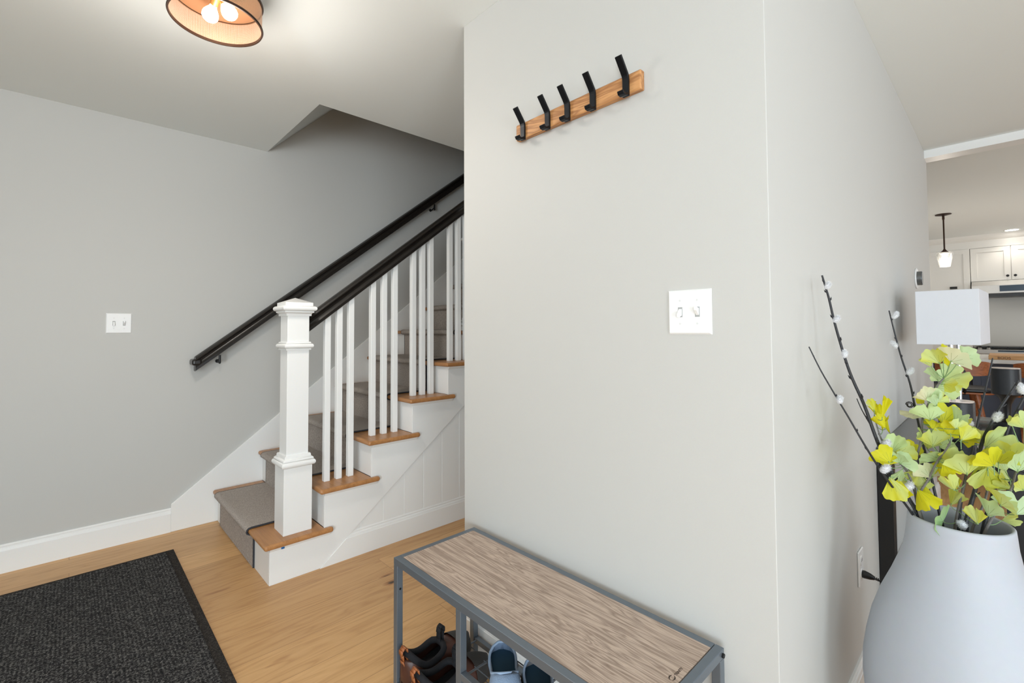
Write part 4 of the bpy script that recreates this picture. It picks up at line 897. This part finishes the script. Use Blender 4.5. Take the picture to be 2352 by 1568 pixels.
il = thing('kitchen_island', 'dark blue-grey kitchen island behind the wooden stools', 'island', (6.9, -.5, 0))
MB().box(6.42, -2.1, 0, 7.15, .80, .885).build('body', 'navy', il, bev=.002)
MB().box(6.33, .18, 0, 6.42, .235, .885).box(6.33, -2.1, 0, 6.42, -2.04, .885).build('end_post', 'navy', il)
tag(MB().box(6.08, -2.15, .886, 7.2, .82, .921).build('worktop', 'stone', bev=.004), 'white stone worktop on the kitchen island', 'worktop')
cb = thing('cutting_board', 'thick maple cutting board lying on the kitchen island', 'cutting board', (6.36, -.2, .922))
MB().box(6.10, -.52, .922, 6.62, .118, .960).build('block', 'maple', cb, bev=.003)
text_mesh('BOOS', .03, 'print', cb, (6.0995, .062, .929), (0, -1, 0), (0, 0, 1), sx=1.05)
def stool(label, loc, rz):
    t = thing('bar_stool', label, 'stool', loc, rz, 'walnut bar stools')
    # seat faces +x (towards the island); backrest at -x
    s_ = MB().prism(rr(.20, .19, .08), 2, .66, .675).build('seat', 'walnut', t, local=True, bev=.005)
    MB().prism(rr(.195, .185, .08), 2, .676, .705).build('cushion', 'soft', t, local=True, bev=.010, seg=3)
    bk = MB(); vs = []; n = 12
    for i in range(n+1):
        a = (i/n*2-1); y = .175*math.sin(a*1.1)/math.sin(1.1); x = -.215+.055*a*a*1.2
        hh = .062*(1-.28*abs(a)**3)
        for (dx, z) in ((0, .875-hh), (0, .875+hh), (.012, .875+hh), (.012, .875-hh)): vs.append((x+dx, y, z))
    fs = [(0, 1, 2, 3), (4*n+3, 4*n+2, 4*n+1, 4*n)]
    for i in range(n):
        a = 4*i
        for k in range(4): fs.append((a+k, a+(k+1) % 4, a+4+(k+1) % 4, a+4+k))
    bk.add(vs, fs); bk.build('backrest', 'walnut', t, local=True, smooth=True)
    MB().tube([(-.10, 0, .655), (-.19, 0, .66), (-.222, 0, .72), (-.208, 0, .86)], .009, 8).build('back_support', 'iron', t, local=True, smooth=True)
    for sx in (-1, 1):
        for sy in (-1, 1):
            MB().tube([(sx*.09, sy*.09, .66), (sx*.20, sy*.18, .0)], [.021, .012], 10).build('leg', 'walnut', t, local=True, smooth=True)
    MB().tube([(.165, -.15, .24), (.165, .15, .24)], .008).tube([(-.165, -.15, .24), (-.165, .15, .24)], .008).tube([(-.165, -.15, .24), (.165, -.15, .24)], .008).tube([(-.165, .15, .24), (.165, .15, .24)], .008).build('footrest', 'iron', t, local=True)
    return t
stool('walnut bar stool with black seat, left of the standing speaker', (5.62, .292, 0), math.radians(12))
stool('walnut bar stool with black seat, partly cut off at the right edge behind the speaker', (5.62, -.205, 0), 0)
pn = thing('pendant_light', 'black pendant lamp with a clear glass shade over the island', 'pendant lamp', (7.05, .4475, CE))
PX, PY = 7.05, .4475
MB().lathe([(.0001, CE-.001), (.069, CE-.001), (.069, CE-.007), (.03, CE-.016), (.0001, CE-.018)], PX, PY, 32).build('canopy', 'bronze', pn, smooth=True)
MB().tube([(PX, PY, CE-.016), (PX, PY, 2.07)], .0075, 10).tube([(PX, PY, CE-.016), (PX, PY, CE-.06)], .011, 12).lathe([(.009, 2.085), (.016, 2.072), (.034, 2.052), (.034, 2.046), (.001, 2.046)], PX, PY, 20).build('stem', 'bronze', pn, smooth=True)
MB().lathe([(.030, 2.050), (.060, 2.047), (.069, 2.035), (.068, 2.0), (.045, 1.888), (.0415, 1.888), (.064, 2.0), (.0645, 2.033), (.056, 2.043), (.030, 2.046)], PX, PY, 40, close=True).build('glass_shade', 'pglass', pn, smooth=True)
MB().lathe([(.012, 2.046), (.014, 2.02), (.030, 1.975), (.033, 1.95), (.028, 1.925), (.014, 1.908), (.0001, 1.905)], PX, PY, 20).build('bulb', 'pbulb', pn, smooth=True)
lamp('pendant_glow', (PX, PY, 1.86), 5, (1, .9, .78), .04)
dl = thing('downlight', 'small recessed downlight in the kitchen ceiling above the wall cabinets', 'downlight', (8.86, -.085, CE))
MB().lathe([(.062, CE-.004), (.076, CE-.002), (.076, CE+.0), (.062, CE+.0)], 8.86, -.085, 32, close=True).build('trim_ring', 'white', dl)
MB().lathe([(.0001, CE-.003), (.061, CE-.003), (.061, CE-.001), (.0001, CE-.001)], 8.86, -.085, 32).build('lens', 'disc', dl)
def spot(loc, power):
    d = bpy.data.lights.new('downlight_beam', 'SPOT'); d.energy = power; d.spot_size = math.radians(125); d.spot_blend = .6; d.color = (1, .93, .84); d.shadow_soft_size = .05
    o = bpy.data.objects.new('downlight_beam', d); COL.objects.link(o); o.location = loc
spot((8.86, -.085, CE-.02), 5)
for x, y in ((6.2, -1.4), (7.9, -1.2)): spot((x, y, CE-.02), 9)

for o in list(bpy.data.objects):
    if '_o' in o: del o['_o']
